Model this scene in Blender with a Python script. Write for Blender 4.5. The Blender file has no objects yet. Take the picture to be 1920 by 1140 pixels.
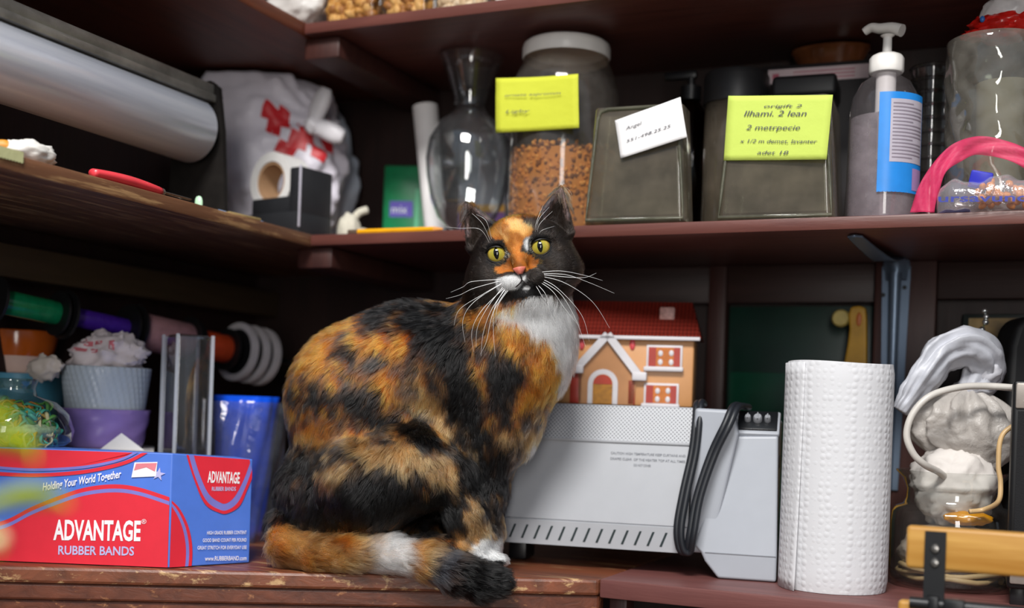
import bpy, bmesh, math, random
import numpy as np
from mathutils import Vector, Matrix, noise as mnoise
from mathutils.kdtree import KDTree

R = math.radians
scn = bpy.context.scene
COL = scn.collection

# ------------------------------------------------------------------ camera
FPX, PX0, PY0 = 2200.0, 960.0, 772.0            # focal length and principal point, in pixels of a 1920x1140 frame
YAW, ROLL = R(24.0), R(2.0)
CAM = Vector((1.30, -1.76, 0.95))
FWD = Vector((-math.sin(YAW), math.cos(YAW), 0))
RT0 = Vector((math.cos(YAW), math.sin(YAW), 0))
UP0 = Vector((0, 0, 1))
RT = RT0 * math.cos(ROLL) + UP0 * math.sin(ROLL)
UP = UP0 * math.cos(ROLL) - RT0 * math.sin(ROLL)
cam_d = bpy.data.cameras.new('camera')
cam_o = bpy.data.objects.new('camera', cam_d)
COL.objects.link(cam_o)
cam_o.matrix_world = Matrix((
    (RT.x, UP.x, -FWD.x, CAM.x), (RT.y, UP.y, -FWD.y, CAM.y), (RT.z, UP.z, -FWD.z, CAM.z), (0, 0, 0, 1)))
cam_d.sensor_fit = 'HORIZONTAL'
cam_d.sensor_width = 36.0
cam_d.lens = 36.0 * FPX / 1920.0
cam_d.shift_x = 0.0
cam_d.shift_y = (PY0 - 570.0) / 1920.0
cam_d.clip_start = 0.05
cam_d.dof.use_dof = True
cam_d.dof.focus_distance = 1.378
cam_d.dof.aperture_fstop = 2.0
cam_d.dof.aperture_blades = 0
scn.camera = cam_o

# ------------------------------------------------------------------ light
scn.view_settings.view_transform = 'Standard'
scn.view_settings.look = 'None'
scn.view_settings.gamma = 1.0
scn.view_settings.use_curve_mapping = False
scn.view_settings.exposure = 0.18
scn.cycles.transparent_max_bounces = 32
scn.cycles.max_bounces = 10

world = bpy.data.worlds.new('world')
scn.world = world
world.use_nodes = True
nt = world.node_tree
nt.nodes.clear()
wo = nt.nodes.new('ShaderNodeOutputWorld')
bg = nt.nodes.new('ShaderNodeBackground')
tc = nt.nodes.new('ShaderNodeTexCoord')
sep = nt.nodes.new('ShaderNodeSeparateXYZ')
mr = nt.nodes.new('ShaderNodeMapRange')
ramp = nt.nodes.new('ShaderNodeValToRGB')
nt.links.new(tc.outputs['Generated'], sep.inputs[0])
mr.inputs['From Min'].default_value = -1
mr.inputs['From Max'].default_value = 1
nt.links.new(sep.outputs['Z'], mr.inputs['Value'])
nt.links.new(mr.outputs['Result'], ramp.inputs['Fac'])
els = ramp.color_ramp.elements
els[0].position, els[0].color = 0.0, (0.03, 0.022, 0.018, 1)
els[1].position, els[1].color = 1.0, (0.55, 0.75, 1.0, 1)
for p_, c_ in ((0.46, (0.07, 0.06, 0.055, 1)), (0.52, (0.55, 0.6, 0.66, 1)), (0.7, (0.7, 0.82, 1.0, 1))):
    e_ = els.new(p_)
    e_.color = c_
nt.links.new(ramp.outputs['Color'], bg.inputs['Color'])
bg.inputs['Strength'].default_value = 0.35
nt.links.new(bg.outputs['Background'], wo.inputs['Surface'])


def lamp_aim(o, target):
    d = Vector(target) - o.location
    o.rotation_euler = d.to_track_quat('-Z', 'Y').to_euler()


# daylight through the open shop front behind the photographer
ad = bpy.data.lights.new('shop_front_daylight', 'AREA')
ad.shape = 'RECTANGLE'
ad.size, ad.size_y = 0.55, 1.9
ad.energy = 34
ad.color = (1.0, 0.97, 0.93)
ao = bpy.data.objects.new('shop_front_daylight', ad)
ao.location = (2.1, -3.9, 1.35)
lamp_aim(ao, (0.85, -0.3, 1.1))
COL.objects.link(ao)

# the open sky above the street, seen under the shop's awning
sd = bpy.data.lights.new('sky_over_street', 'AREA')
sd.shape = 'RECTANGLE'
sd.size, sd.size_y = 1.15, 0.65
sd.energy = 122
sd.color = (1.0, 0.975, 0.94)
so = bpy.data.objects.new('sky_over_street', sd)
so.location = (1.2, -2.7, 3.25)
lamp_aim(so, (0.8, -0.35, 1.05))
COL.objects.link(so)


# ------------------------------------------------------------------ geometry helpers
def at(px, py, Z):
    """The world point seen at a pixel of the 1920x1140 frame, at depth Z along the view."""
    return CAM + FWD * Z + RT * ((px - PX0) / FPX * Z) - UP * ((py - PY0) / FPX * Z)


def ray(px, py):
    return FWD + RT * ((px - PX0) / FPX) - UP * ((py - PY0) / FPX)


def on(axis, val, px, py):
    d = ray(px, py)
    return CAM + d * ((val - CAM[axis]) / d[axis])


def depth(p):
    return (Vector(p) - CAM).dot(FWD)


def spot(px, py, Y, z):
    """x, y on the plane y=Y under pixel (px, py), at height z."""
    p = on(1, Y, px, py)
    return Vector((p.x, p.y, z))


def spotZ(px, py, Z, z):
    p = at(px, py, Z)
    return Vector((p.x, p.y, z))


def lin(h):
    h = h.lstrip('#')
    o = []
    for i in (0, 2, 4):
        v = int(h[i:i + 2], 16) / 255
        o.append(v / 12.92 if v <= 0.04045 else ((v + 0.055) / 1.055) ** 2.4)
    return (*o, 1.0)


class MB:
    """Collects shapes in one mesh; M is the current local transform."""

    def __init__(s):
        s.v, s.f, s.mi, s.M, s.cur = [], [], [], Matrix.Identity(4), 0

    def add(s, vs, fs, mi=None):
        b = len(s.v)
        s.v += [s.M @ Vector(p) for p in vs]
        s.f += [[b + i for i in f] for f in fs]
        s.mi += [s.cur if mi is None else mi] * len(fs)
        return s

    def box(s, x0, y0, z0, x1, y1, z1, mi=None):
        v = [(x, y, z) for z in (z0, z1) for y in (y0, y1) for x in (x0, x1)]
        return s.add(v, [(0, 2, 3, 1), (4, 5, 7, 6), (0, 1, 5, 4), (2, 6, 7, 3), (0, 4, 6, 2), (1, 3, 7, 5)], mi)

    def rbox(s, x0, y0, z0, x1, y1, z1, b=0.003, seg=2, mi=None):
        bm = bmesh.new()
        bmesh.ops.create_cube(bm, size=1.0)
        bmesh.ops.scale(bm, vec=(x1 - x0, y1 - y0, z1 - z0), verts=bm.verts)
        bmesh.ops.translate(bm, vec=((x0 + x1) / 2, (y0 + y1) / 2, (z0 + z1) / 2), verts=bm.verts)
        bmesh.ops.bevel(bm, geom=list(bm.edges), offset=b, segments=seg, profile=0.5, affect='EDGES')
        bm.verts.ensure_lookup_table()
        s.add([v.co.copy() for v in bm.verts], [[v.index for v in f.verts] for f in bm.faces], mi)
        bm.free()
        return s

    def prism(s, poly, z0, z1, mi=None, sc=1.0, plane='xy'):
        n = len(poly)
        def q(a, b, c):
            return (a, b, c) if plane == 'xy' else ((a, c, b) if plane == 'xz' else (c, a, b))
        cx = sum(p[0] for p in poly) / n
        cy = sum(p[1] for p in poly) / n
        v = [q(x, y, z0) for x, y in poly] + [q(cx + (x - cx) * sc, cy + (y - cy) * sc, z1) for x, y in poly]
        f = [list(range(n))[::-1], list(range(n, 2 * n))] + [(i, (i + 1) % n, n + (i + 1) % n, n + i) for i in range(n)]
        return s.add(v, f, mi)

    def lathe(s, prof, seg=48, c=(0, 0, 0), mi=None, mod=None):
        v, f = [], []
        n = len(prof)
        for k in range(seg):
            a = 2 * math.pi * k / seg
            for r, z in prof:
                rr = r if mod is None else mod(r, z, a)
                v.append((c[0] + rr * math.cos(a), c[1] + rr * math.sin(a), c[2] + z))
        for k in range(seg):
            k2 = (k + 1) % seg
            for i in range(n - 1):
                f.append((k * n + i, k2 * n + i, k2 * n + i + 1, k * n + i + 1))
        return s.add(v, f, mi)

    def tube(s, pts, r, seg=10, caps=True, mi=None, flat=None, closed=False):
        """Tube along points; r number or list; flat=(sx,sy) squashes the section."""
        pts = [Vector(p) for p in pts]
        n = len(pts)
        rs = r if isinstance(r, (list, tuple)) else [r] * n
        t0 = (pts[1] - pts[0]).normalized()
        up = Vector((0, 0, 1)) if abs(t0.z) < 0.9 else Vector((1, 0, 0))
        nrm = (up - t0 * up.dot(t0)).normalized()
        v, f = [], []
        fx, fy = flat or (1, 1)
        for i in range(n):
            if closed:
                t = (pts[(i + 1) % n] - pts[i - 1]).normalized()
            else:
                t = (pts[min(i + 1, n - 1)] - pts[max(i - 1, 0)]).normalized()
            nrm = nrm - t * nrm.dot(t)
            nrm = nrm.normalized() if nrm.length > 1e-6 else t.orthogonal().normalized()
            b = t.cross(nrm)
            for k in range(seg):
                a = 2 * math.pi * k / seg
                v.append(pts[i] + nrm * (rs[i] * fx * math.cos(a)) + b * (rs[i] * fy * math.sin(a)))
        for i in range(n if closed else n - 1):
            j = (i + 1) % n
            for k in range(seg):
                k2 = (k + 1) % seg
                f.append((i * seg + k, i * seg + k2, j * seg + k2, j * seg + k))
        if caps and not closed:
            f.append(list(range(seg))[::-1])
            f.append([(n - 1) * seg + k for k in range(seg)])
        return s.add(v, f, mi)

    def grid(s, fn, nu, nv, mi=None, closeu=False):
        v = [fn(i / (nu if closeu else nu - 1), j / (nv - 1)) for i in range(nu) for j in range(nv)]
        f = []
        for i in range(nu if closeu else nu - 1):
            i2 = (i + 1) % nu
            for j in range(nv - 1):
                f.append((i * nv + j, i2 * nv + j, i2 * nv + j + 1, i * nv + j + 1))
        return s.add(v, f, mi)

    def ball(s, c, r, nu=24, nv=14, mi=None, fn=None):
        rx, ry, rz = r if isinstance(r, (list, tuple)) else (r, r, r)
        def g(u, v):
            a, b = 2 * math.pi * u, math.pi * (v - 0.5)
            d = Vector((math.cos(a) * math.cos(b), math.sin(a) * math.cos(b), math.sin(b)))
            k = 1.0 if fn is None else fn(d)
            return (c[0] + rx * d.x * k, c[1] + ry * d.y * k, c[2] + rz * d.z * k)
        return s.grid(g, nu, nv, mi, closeu=True)

    def build(s, name, mats, parent=None, smooth=40, loc=None, weld=True):
        me = bpy.data.meshes.new(name)
        me.from_pydata([tuple(p) for p in s.v], [], s.f)
        if not isinstance(mats, (list, tuple)):
            mats = [mats]
        for m in mats:
            me.materials.append(m)
        if len(mats) > 1:
            me.polygons.foreach_set('material_index', s.mi)
        bm = bmesh.new()
        bm.from_mesh(me)
        if weld:
            bmesh.ops.remove_doubles(bm, verts=bm.verts, dist=1e-6)
            bmesh.ops.recalc_face_normals(bm, faces=bm.faces)
        bm.to_mesh(me)
        bm.free()
        if smooth:
            me.shade_smooth()
            me.set_sharp_from_angle(angle=R(smooth))
        me.update()
        o = bpy.data.objects.new(name, me)
        COL.objects.link(o)
        if parent:
            o.parent = parent
        if loc is not None:
            o.location = loc
        return o


def tag(o, label=None, cat=None, group=None, kind=None):
    if label:
        o['label'] = label
    if cat:
        o['category'] = cat
    if group:
        o['group'] = group
    if kind:
        o['kind'] = kind
    return o


def thing(name, label, cat, loc=(0, 0, 0), rz=0.0, group=None, eul=None):
    o = bpy.data.objects.new(name, None)
    o.empty_display_size = 0.02
    COL.objects.link(o)
    o.location = loc
    o.rotation_euler = eul or (0, 0, rz)
    return tag(o, label, cat, group)


def copy_thing(o, label, group=None):
    c = o.copy()
    COL.objects.link(c)
    c['label'] = label
    if group:
        c['group'] = group
    for ch in o.children:
        d = ch.copy()
        COL.objects.link(d)
        d.parent = c
        for g in ch.children:
            e = g.copy()
            COL.objects.link(e)
            e.parent = d
    return c


def T(x=0, y=0, z=0, rx=0, ry=0, rz=0):
    return Matrix.Translation((x, y, z)) @ Matrix.Rotation(rz, 4, 'Z') @ Matrix.Rotation(ry, 4, 'Y') @ Matrix.Rotation(rx, 4, 'X')


def frame(o, ax, ay, az):
    ax, ay, az, o = (Vector(q) for q in (ax, ay, az, o))
    return Matrix(((ax.x, ay.x, az.x, o.x), (ax.y, ay.y, az.y, o.y), (ax.z, ay.z, az.z, o.z), (0, 0, 0, 1)))


def spline(pts, n=8, closed=False):
    """Catmull-Rom through the points."""
    P = [Vector(p) for p in pts]
    out = []
    m = len(P)
    rng = range(m if closed else m - 1)
    for i in rng:
        if closed:
            a, b, c, d = P[i - 1], P[i], P[(i + 1) % m], P[(i + 2) % m]
        else:
            a, b, c, d = P[max(i - 1, 0)], P[i], P[i + 1], P[min(i + 2, m - 1)]
        for k in range(n):
            t = k / n
            out.append(0.5 * ((2 * b) + (c - a) * t + (2 * a - 5 * b + 4 * c - d) * t * t + (3 * b - a - 3 * c + d) * t ** 3))
    if not closed:
        out.append(P[-1])
    return out


def text_into(mb, s, origin, ux, uy, w, h=None, bold=0.0, shear=0.0, depth_=0.0004, mi=None, align='L'):
    """Writes a line of text into mb: starts at origin, runs along ux, total width w; h sets cap height (else from w)."""
    cu = bpy.data.curves.new('txt', 'FONT')
    cu.body = s
    cu.size = 1.0
    cu.offset = bold
    cu.shear = shear
    cu.resolution_u = 3
    o = bpy.data.objects.new('txt', cu)
    COL.objects.link(o)
    bpy.context.view_layer.update()
    dg = bpy.context.evaluated_depsgraph_get()
    me = bpy.data.meshes.new_from_object(o.evaluated_get(dg))
    xs = [v.co.x for v in me.vertices]
    x0, x1 = min(xs), max(xs)
    kx = w / (x1 - x0)
    ky = kx if h is None else h / 0.73
    ux, uy, origin = Vector(ux).normalized(), Vector(uy).normalized(), Vector(origin)
    nz = ux.cross(uy)
    vs = [origin + ux * ((v.co.x - x0) * kx) + uy * (v.co.y * ky) + nz * depth_ for v in me.vertices]
    mb.add(vs, [list(p.vertices) for p in me.polygons], mi)
    bpy.data.objects.remove(o)
    bpy.data.curves.remove(cu)
    bpy.data.meshes.remove(me)


# ------------------------------------------------------------------ materials
class NT:
    def __init__(s, name):
        s.m = bpy.data.materials.new(name)
        s.m.use_nodes = True
        s.t = s.m.node_tree
        s.t.nodes.clear()
        s.out = s.n('OutputMaterial')

    def n(s, typ, **kw):
        nd = s.t.nodes.new('ShaderNode' + typ)
        for k, v in kw.items():
            if k in nd.inputs:
                nd.inputs[k].default_value = v
            else:
                setattr(nd, k, v)
        return nd

    def l(s, a, b):
        s.t.links.new(a, b)

    def coords(s, scale=(1, 1, 1), kind='Object', rot=(0, 0, 0)):
        c = s.n('TexCoord')
        mp = s.n('Mapping')
        mp.inputs['Scale'].default_value = scale
        mp.inputs['Rotation'].default_value = rot
        s.l(c.outputs[kind], mp.inputs['Vector'])
        return mp.outputs['Vector']

    def noise(s, vec, scale=5, detail=4, rough=0.55, dist=0.0):
        nd = s.n('TexNoise', Scale=scale, Detail=detail, Roughness=rough, Distortion=dist)
        s.l(vec, nd.inputs['Vector'])
        return nd.outputs['Fac']

    def ramp(s, fac, stops):
        r = s.n('ValToRGB')
        e = r.color_ramp.elements
        e[0].position, e[0].color = stops[0]
        e[1].position, e[1].color = stops[-1]
        for p, c in stops[1:-1]:
            q = e.new(p)
            q.color = c
        s.l(fac, r.inputs['Fac'])
        return r.outputs['Color']

    def mix(s, fac, a, b, mode='MIX'):
        m = s.n('Mix', data_type='RGBA', blend_type=mode)
        for sock, v in ((m.inputs[0], fac), (m.inputs[6], a), (m.inputs[7], b)):
            if hasattr(v, 'links'):
                s.l(v, sock)
            else:
                sock.default_value = v
        return m.outputs[2]

    def bump(s, h, strength=0.3, dist=0.002):
        b = s.n('Bump', Strength=strength, Distance=dist)
        s.l(h, b.inputs['Height'])
        return b.outputs['Normal']

    def bsdf(s, col, rough=0.5, metal=0.0, normal=None, spec=0.5, **kw):
        b = s.n('BsdfPrincipled', Metallic=metal)
        b.inputs['Specular IOR Level'].default_value = spec
        for sock, v in ((b.inputs['Base Color'], col), (b.inputs['Roughness'], rough)):
            if hasattr(v, 'links'):
                s.l(v, sock)
            else:
                sock.default_value = v
        if normal is not None:
            s.l(normal, b.inputs['Normal'])
        for k, v in kw.items():
            b.inputs[k].default_value = v
        return b.outputs['BSDF']

    def done(s, sh):
        s.l(sh, s.out.inputs['Surface'])
        return s.m


def wood(name, c0, c1, worn=None, axis=0, rough=0.45, scale=1.0, wear=0.62, bump=0.35):
    """Painted or stained wood with grain along an axis; worn = colour shown in scuffed streaks."""
    k = NT(name)
    sc = [22 * scale] * 3
    sc[axis] = 1.6 * scale
    v = k.coords(tuple(sc))
    g = k.noise(v, 3.0, 6, 0.62, 0.6)
    col = k.ramp(g, [(0.3, lin(c0)), (0.7, lin(c1))])
    if worn:
        sc2 = [60 * scale] * 3
        sc2[axis] = 5 * scale
        w = k.noise(k.coords(tuple(sc2)), 1.3, 5, 0.7, 0.3)
        col = k.mix(k.ramp(w, [(wear, (0, 0, 0, 1)), (wear + 0.1, (1, 1, 1, 1))]), col, lin(worn))
    return k.done(k.bsdf(col, rough, 0, k.bump(g, bump, 0.002)))


def plain(name, c, rough=0.5, metal=0.0, var=0.08, scale=40, bump=0.0, **kw):
    """Solid colour with slight procedural unevenness."""
    k = NT(name)
    v = k.coords()
    nz = k.noise(v, scale, 4)
    a = lin(c)
    lo = tuple(x * (1 - var) for x in a[:3]) + (1,)
    hi = tuple(min(1, x * (1 + var)) for x in a[:3]) + (1,)
    col = k.ramp(nz, [(0.3, lo), (0.7, hi)])
    nrm = k.bump(nz, bump, 0.002) if bump else None
    return k.done(k.bsdf(col, rough, metal, nrm, **kw))


def glass(name, tint='#f2f6f4', edge='#7d8a84', refl=1.0, dirt_haze=0.0, rough=0.02, bump=0.0, bscale=60, haze='#b8b4ae'):
    """Thin-walled clear glass or plastic: see-through with Fresnel reflection, denser towards its grazing edges."""
    k = NT(name)
    lw = k.n('LayerWeight', Blend=0.35)
    col = k.mix(k.ramp(lw.outputs['Facing'], [(0.62, (0, 0, 0, 1)), (1.0, (1, 1, 1, 1))]), lin(tint), lin(edge))
    tr = k.n('BsdfTransparent')
    k.l(col, tr.inputs['Color'])
    gl = k.n('BsdfGlossy', Roughness=rough)
    gl.inputs['Color'].default_value = (1, 1, 1, 1)
    fw = k.n('LayerWeight', Blend=0.5)
    p5 = k.n('Math', operation='POWER')
    k.l(fw.outputs['Facing'], p5.inputs[0])
    p5.inputs[1].default_value = 4.0
    fr = k.n('MapRange')
    k.l(p5.outputs[0], fr.inputs['Value'])
    fr.inputs['To Min'].default_value = 0.045
    fr.inputs['To Max'].default_value = 0.85
    if bump:
        nv = k.bump(k.noise(k.coords(), bscale, 3), bump, 0.004)
        k.l(nv, gl.inputs['Normal'])
        k.l(nv, fw.inputs['Normal'])
    mul = k.n('Math', operation='MULTIPLY', use_clamp=True)
    k.l(fr.outputs['Result'], mul.inputs[0])
    mul.inputs[1].default_value = refl
    mx = k.n('MixShader')
    k.l(mul.outputs[0], mx.inputs[0])
    k.l(tr.outputs[0], mx.inputs[1])
    k.l(gl.outputs[0], mx.inputs[2])
    sh = mx.outputs[0]
    if dirt_haze:
        df = k.n('BsdfDiffuse')
        df.inputs['Color'].default_value = lin(haze)
        m2 = k.n('MixShader')
        nz = k.noise(k.coords(), 25, 6, 0.65)
        dm = k.n('Math', operation='MULTIPLY', use_clamp=True)
        k.l(k.ramp(nz, [(0.25, (0.3, 0.3, 0.3, 1)), (0.75, (1, 1, 1, 1))]), dm.inputs[0])
        dm.inputs[1].default_value = dirt_haze
        k.l(dm.outputs[0], m2.inputs[0])
        k.l(sh, m2.inputs[1])
        k.l(df.outputs[0], m2.inputs[2])
        sh = m2.outputs[0]
    return k.done(sh)


def film(name, c, opacity=0.75, rough=0.35, bump=0.4, bscale=30, trans=0.35, spec=0.5):
    """Thin plastic film, tissue or ribbon that lets some light through."""
    k = NT(name)
    nz = k.noise(k.coords(), bscale, 5, 0.6)
    nv = k.bump(nz, bump, 0.004)
    b = k.bsdf(lin(c), rough, 0, nv, spec)
    tl = k.n('BsdfTranslucent')
    tl.inputs['Color'].default_value = lin(c)
    m1 = k.n('MixShader')
    m1.inputs[0].default_value = trans
    k.l(b, m1.inputs[1])
    k.l(tl.outputs[0], m1.inputs[2])
    tr = k.n('BsdfTransparent')
    m2 = k.n('MixShader')
    m2.inputs[0].default_value = opacity
    k.l(tr.outputs[0], m2.inputs[1])
    k.l(m1.outputs[0], m2.inputs[2])
    return k.done(m2.outputs[0])


def fbm(p, s=1.0, o=3):
    return mnoise.fractal(Vector(p) * s, 1.0, 2.0, o)


M = {}
M['shelf'] = wood('shelf_wood', '#56302a', '#6d4038', '#8a5a4e', 0, 0.4, wear=0.68)
M['shelf_y'] = wood('shelf_wood_side', '#5c3a28', '#80573c', '#ab855c', 1, 0.5, wear=0.52)
M['wall_wood'] = wood('wall_wood', '#1c0d0a', '#2a1511', None, 2, 0.6)
M['post_wood'] = wood('post_wood', '#321815', '#45251f', None, 2, 0.5)
M['counter'] = wood('counter_wood', '#56301f', '#84492f', '#c09a6c', 0, 0.42, wear=0.56)
M['counter_r'] = wood('counter_paint', '#5e3734', '#754844', '#c0a684', 0, 0.45, wear=0.74)
M['floor'] = plain('floor_tile', '#4a443e', 0.6)
M['white_pl'] = plain('white_plastic', '#e9e6e2', 0.35, var=0.03)
M['black_pl'] = plain('black_plastic', '#17171a', 0.35)
M['black_mt'] = plain('black_metal', '#1c1d1f', 0.4, 0.3)
M['clear'] = glass('clear_glass')
M['ink'] = plain('ink', '#4a4a52', 0.7)
M['paper'] = plain('white_paper', '#e8e6e6', 0.75, var=0.03)
# ------------------------------------------------------------------ setting: levels
CT = 0.75                       # worktop
SM0, SM1 = 1.180, 1.196         # middle shelf, underside and top
ST0, ST1 = 1.487, 1.503         # top shelf
SX, SY = 0.334, -0.33           # front edges of the left and the back shelves
P1 = Vector((0.824, -0.413, CT))
P2 = Vector((0.20, -0.754, CT))
LDIR = (P1 - P2).normalized()   # along the front edge of the diagonal worktop
LN = Vector((-LDIR.y, LDIR.x, 0))


def struct(o):
    o['kind'] = 'structure'
    return o


m = MB()
m.box(-0.1, 0, 0, 3.2, 0.1, 2.3)
struct(m.build('wall_back', M['wall_wood'], smooth=0))
m = MB()
m.box(-0.1, -1.6, 0, 0, 0.1, 2.3)
struct(m.build('wall_left', M['wall_wood'], smooth=0))
m = MB()
m.box(-0.6, -4.5, -0.05, 3.2, 0.1, 0)
struct(m.build('floor', M['floor'], smooth=0))
# frame boards on the back wall under the middle shelf
ya = -0.03
xa, xb = on(1, ya, 1325, 640).x, on(1, ya, 1358, 640).x
xc, xd = on(1, ya, 1640, 600).x, on(1, ya, 1755, 600).x
m = MB()
m.rbox(xa, ya, CT, xb, 0, SM0, 0.002)
struct(m.build('trim_1', M['post_wood']))
m = MB()
m.rbox(xc, ya - 0.012, CT, xd, 0, SM0, 0.002)
struct(m.build('trim_2', M['post_wood']))
zr = on(1, ya, 1500, 567).z
m = MB()
m.rbox(xb, ya + 0.004, zr, xc, 0, SM0 - 0.0, 0.002)
m.rbox(SX + 0.15, ya + 0.004, zr, xa, 0, SM0, 0.002)
m.rbox(xd, ya + 0.004, zr + 0.004, 2.2, 0, SM0, 0.002)
struct(m.build('trim_3', wood('rail_wood', '#28140f', '#38201b', None, 0, 0.5)))


# ------------------------------------------------------------------ shelves and worktops
def board(name, label, x0, y0, z0, x1, y1, z1, mat, b=0.0025):
    m = MB()
    cx, cy = (x0 + x1) / 2, (y0 + y1) / 2
    m.rbox(x0 - cx, y0 - cy, 0, x1 - cx, y1 - cy, z1 - z0, b)
    o = m.build(name, mat, loc=(cx, cy, z0))
    return tag(o, label, 'shelf')


board('wall_shelf', 'long brown middle shelf on the back wall carrying the glass vases', SX, SY, SM0, 2.6, 0, SM1, M['shelf'])
board('wall_shelf', 'worn middle shelf on the side wall under the cellophane roll', 0, -1.45, SM0 - 0.001, SX - 0.0005, 0, SM1 + 0.001, M['shelf_y'])
board('wall_shelf', 'brown top shelf on the back wall above the white lidded jar', SX - 0.02, SY - 0.005, ST0, 2.6, 0, ST1, M['shelf'])
board('wall_shelf', 'brown top shelf on the side wall, highest at the corner', 0, -1.45, ST0 - 0.002, SX - 0.0205, 0, ST1 + 0.003,
      wood('shelf_red', '#4f2417', '#6e3620', '#8a5230', 1, 0.45, wear=0.66))


def cleat(label, z1, h, w0=SX - 0.03, w1=SX + 0.03):
    m = MB()
    m.rbox(w0, SY + 0.012, z1 - h, w1, 0, z1, 0.003)
    o = m.build('shelf_support', M['post_wood'])
    return tag(o, label, 'support')


cleat('dark wooden support beam under the corner of the middle shelf', SM0 - 0.001, 0.03)
cleat('dark wooden support beam under the corner of the top shelf', ST0 - 0.002, 0.03)
# rail along the side wall under the middle shelf
m = MB()
m.rbox(0, -1.4, SM0 - 0.075, 0.05, -0.001, SM0 - 0.03, 0.003)
tag(m.build('wall_rail', wood('rail_side', '#3a2c1c', '#4a3a26', None, 1, 0.6)), 'dim brown rail on the side wall below the shelf', 'rail')

# diagonal worktop on the left (top board with a moulded front), and the painted one on the right
m = MB()
q = [(0, -0.863), (P2.x, P2.y), (P1.x, P1.y), (P1.x, 0), (0, 0)]
m.prism(q, CT - 0.02, CT)
o = m.build('worktop', M['counter'], smooth=0)
bv = o.modifiers.new('bevel', 'BEVEL')
bv.width, bv.segments = 0.004, 2
tag(o, 'worn brown wooden worktop the cat sits on', 'worktop')
m = MB()
nx, ny = LN.x, LN.y
def off(p, d):
    return (p.x + nx * d, p.y + ny * d)
Pm = P2 - LDIR * 0.2275
for z0, z1, d in ((CT - 0.040, CT - 0.020, 0.006), (CT - 0.14, CT - 0.040, 0.012)):
    a, b_, c, d_ = off(Pm, d), off(P1, d), off(P1, d + 0.02), off(Pm, d + 0.02)
    a = (max(a[0], 0.001), a[1]); d_ = (max(d_[0], 0.001), d_[1])
    m.prism([a, (P1.x - 0.001, b_[1]), (P1.x - 0.001, c[1]), d_], z0, z1)
ap = m.build('apron', wood('apron_wood', '#4a2416', '#703b26', '#a06a44', 0, 0.45, wear=0.6), o, smooth=0)
bv = ap.modifiers.new('bevel', 'BEVEL')
bv.width, bv.segments = 0.003, 2
m = MB()
m.rbox(P1.x + 0.0005, P1.y, CT - 0.022, 2.4, 0, CT + 0.001, 0.0025)
o = m.build('worktop', M['counter_r'])
tag(o, 'purplish brown painted worktop under the paper towel roll', 'worktop')
m = MB()
xp = on(1, P1.y + 0.02, 1145, 1125).x
xq = on(1, P1.y + 0.02, 1178, 1125).x
m.rbox(xp, P1.y + 0.015, 0, xq, P1.y + 0.045, CT - 0.022, 0.002)
m.rbox(2.2, P1.y + 0.015, 0, 2.24, P1.y + 0.045, CT - 0.022, 0.002)
m.rbox(xp, -0.04, 0, 2.24, -0.001, CT - 0.022, 0.002)
m.build('support_frame', M['post_wood'], o)
# ------------------------------------------------------------------ the cat
# Modelled in a frame of its own: a to its right as seen, b up, c towards the viewer's side.
CATO = at(700, 1062, 1.47)


def cw(px, py, Z):
    d = at(px, py, Z) - CATO
    return np.array((d.dot(RT), d.dot(UP), -d.dot(FWD)))


def cpx(P):
    """Back from the cat's frame to its side-view plane (used to lay out the coat pattern)."""
    Z = 1.47 - P[:, 2]
    o = CATO - CAM
    a0, b0 = o.dot(RT), o.dot(UP)
    return PX0 + (P[:, 0] + a0) / Z * FPX, PY0 - (P[:, 1] + b0) / Z * FPX


def prim_cone(P, p0, p1, r0, r1):
    d = p1 - p0
    L2 = float(d @ d) + 1e-12
    t = np.clip(((P - p0) @ d) / L2, 0, 1)
    q = P - (p0 + t[:, None] * d)
    return np.sqrt((q * q).sum(1)) - (r0 + (r1 - r0) * t)


def prim_ell(P, c, r, A=None):
    q = P - c
    if A is not None:
        q = q @ A.T
    k0 = np.sqrt(((q / r) ** 2).sum(1))
    k1 = np.sqrt(((q / (r * r)) ** 2).sum(1)) + 1e-9
    return k0 * (k0 - 1) / k1


def smin(a, b, k):
    h = np.clip(0.5 + 0.5 * (b - a) / k, 0, 1)
    return b * (1 - h) + a * h - k * h * (1 - h)


def PC(px, py, Z, r):
    return cw(px, py, Z), r * Z / FPX


def rot2(deg):
    a = R(deg)
    return np.array(((math.cos(a), math.sin(a), 0), (-math.sin(a), math.cos(a), 0), (0, 0, 1)))


# head frame
HZ = 1.425
HC = cw(980, 488, HZ)
HU = HZ / FPX
_a0, _b0, _c0 = np.array((.989, .146, 0)), np.array((-.146, .989, 0)), np.array((0, 0, 1.0))
_y = R(6)
HAx = _a0 * math.cos(_y) + _c0 * math.sin(_y)
HBx = _b0
HCx = _c0 * math.cos(_y) - _a0 * math.sin(_y)
HM = np.array((HAx, HBx, HCx))


def hp(a, b, c):
    return HC + (HAx * a + HBx * b + HCx * c) * HU


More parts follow.
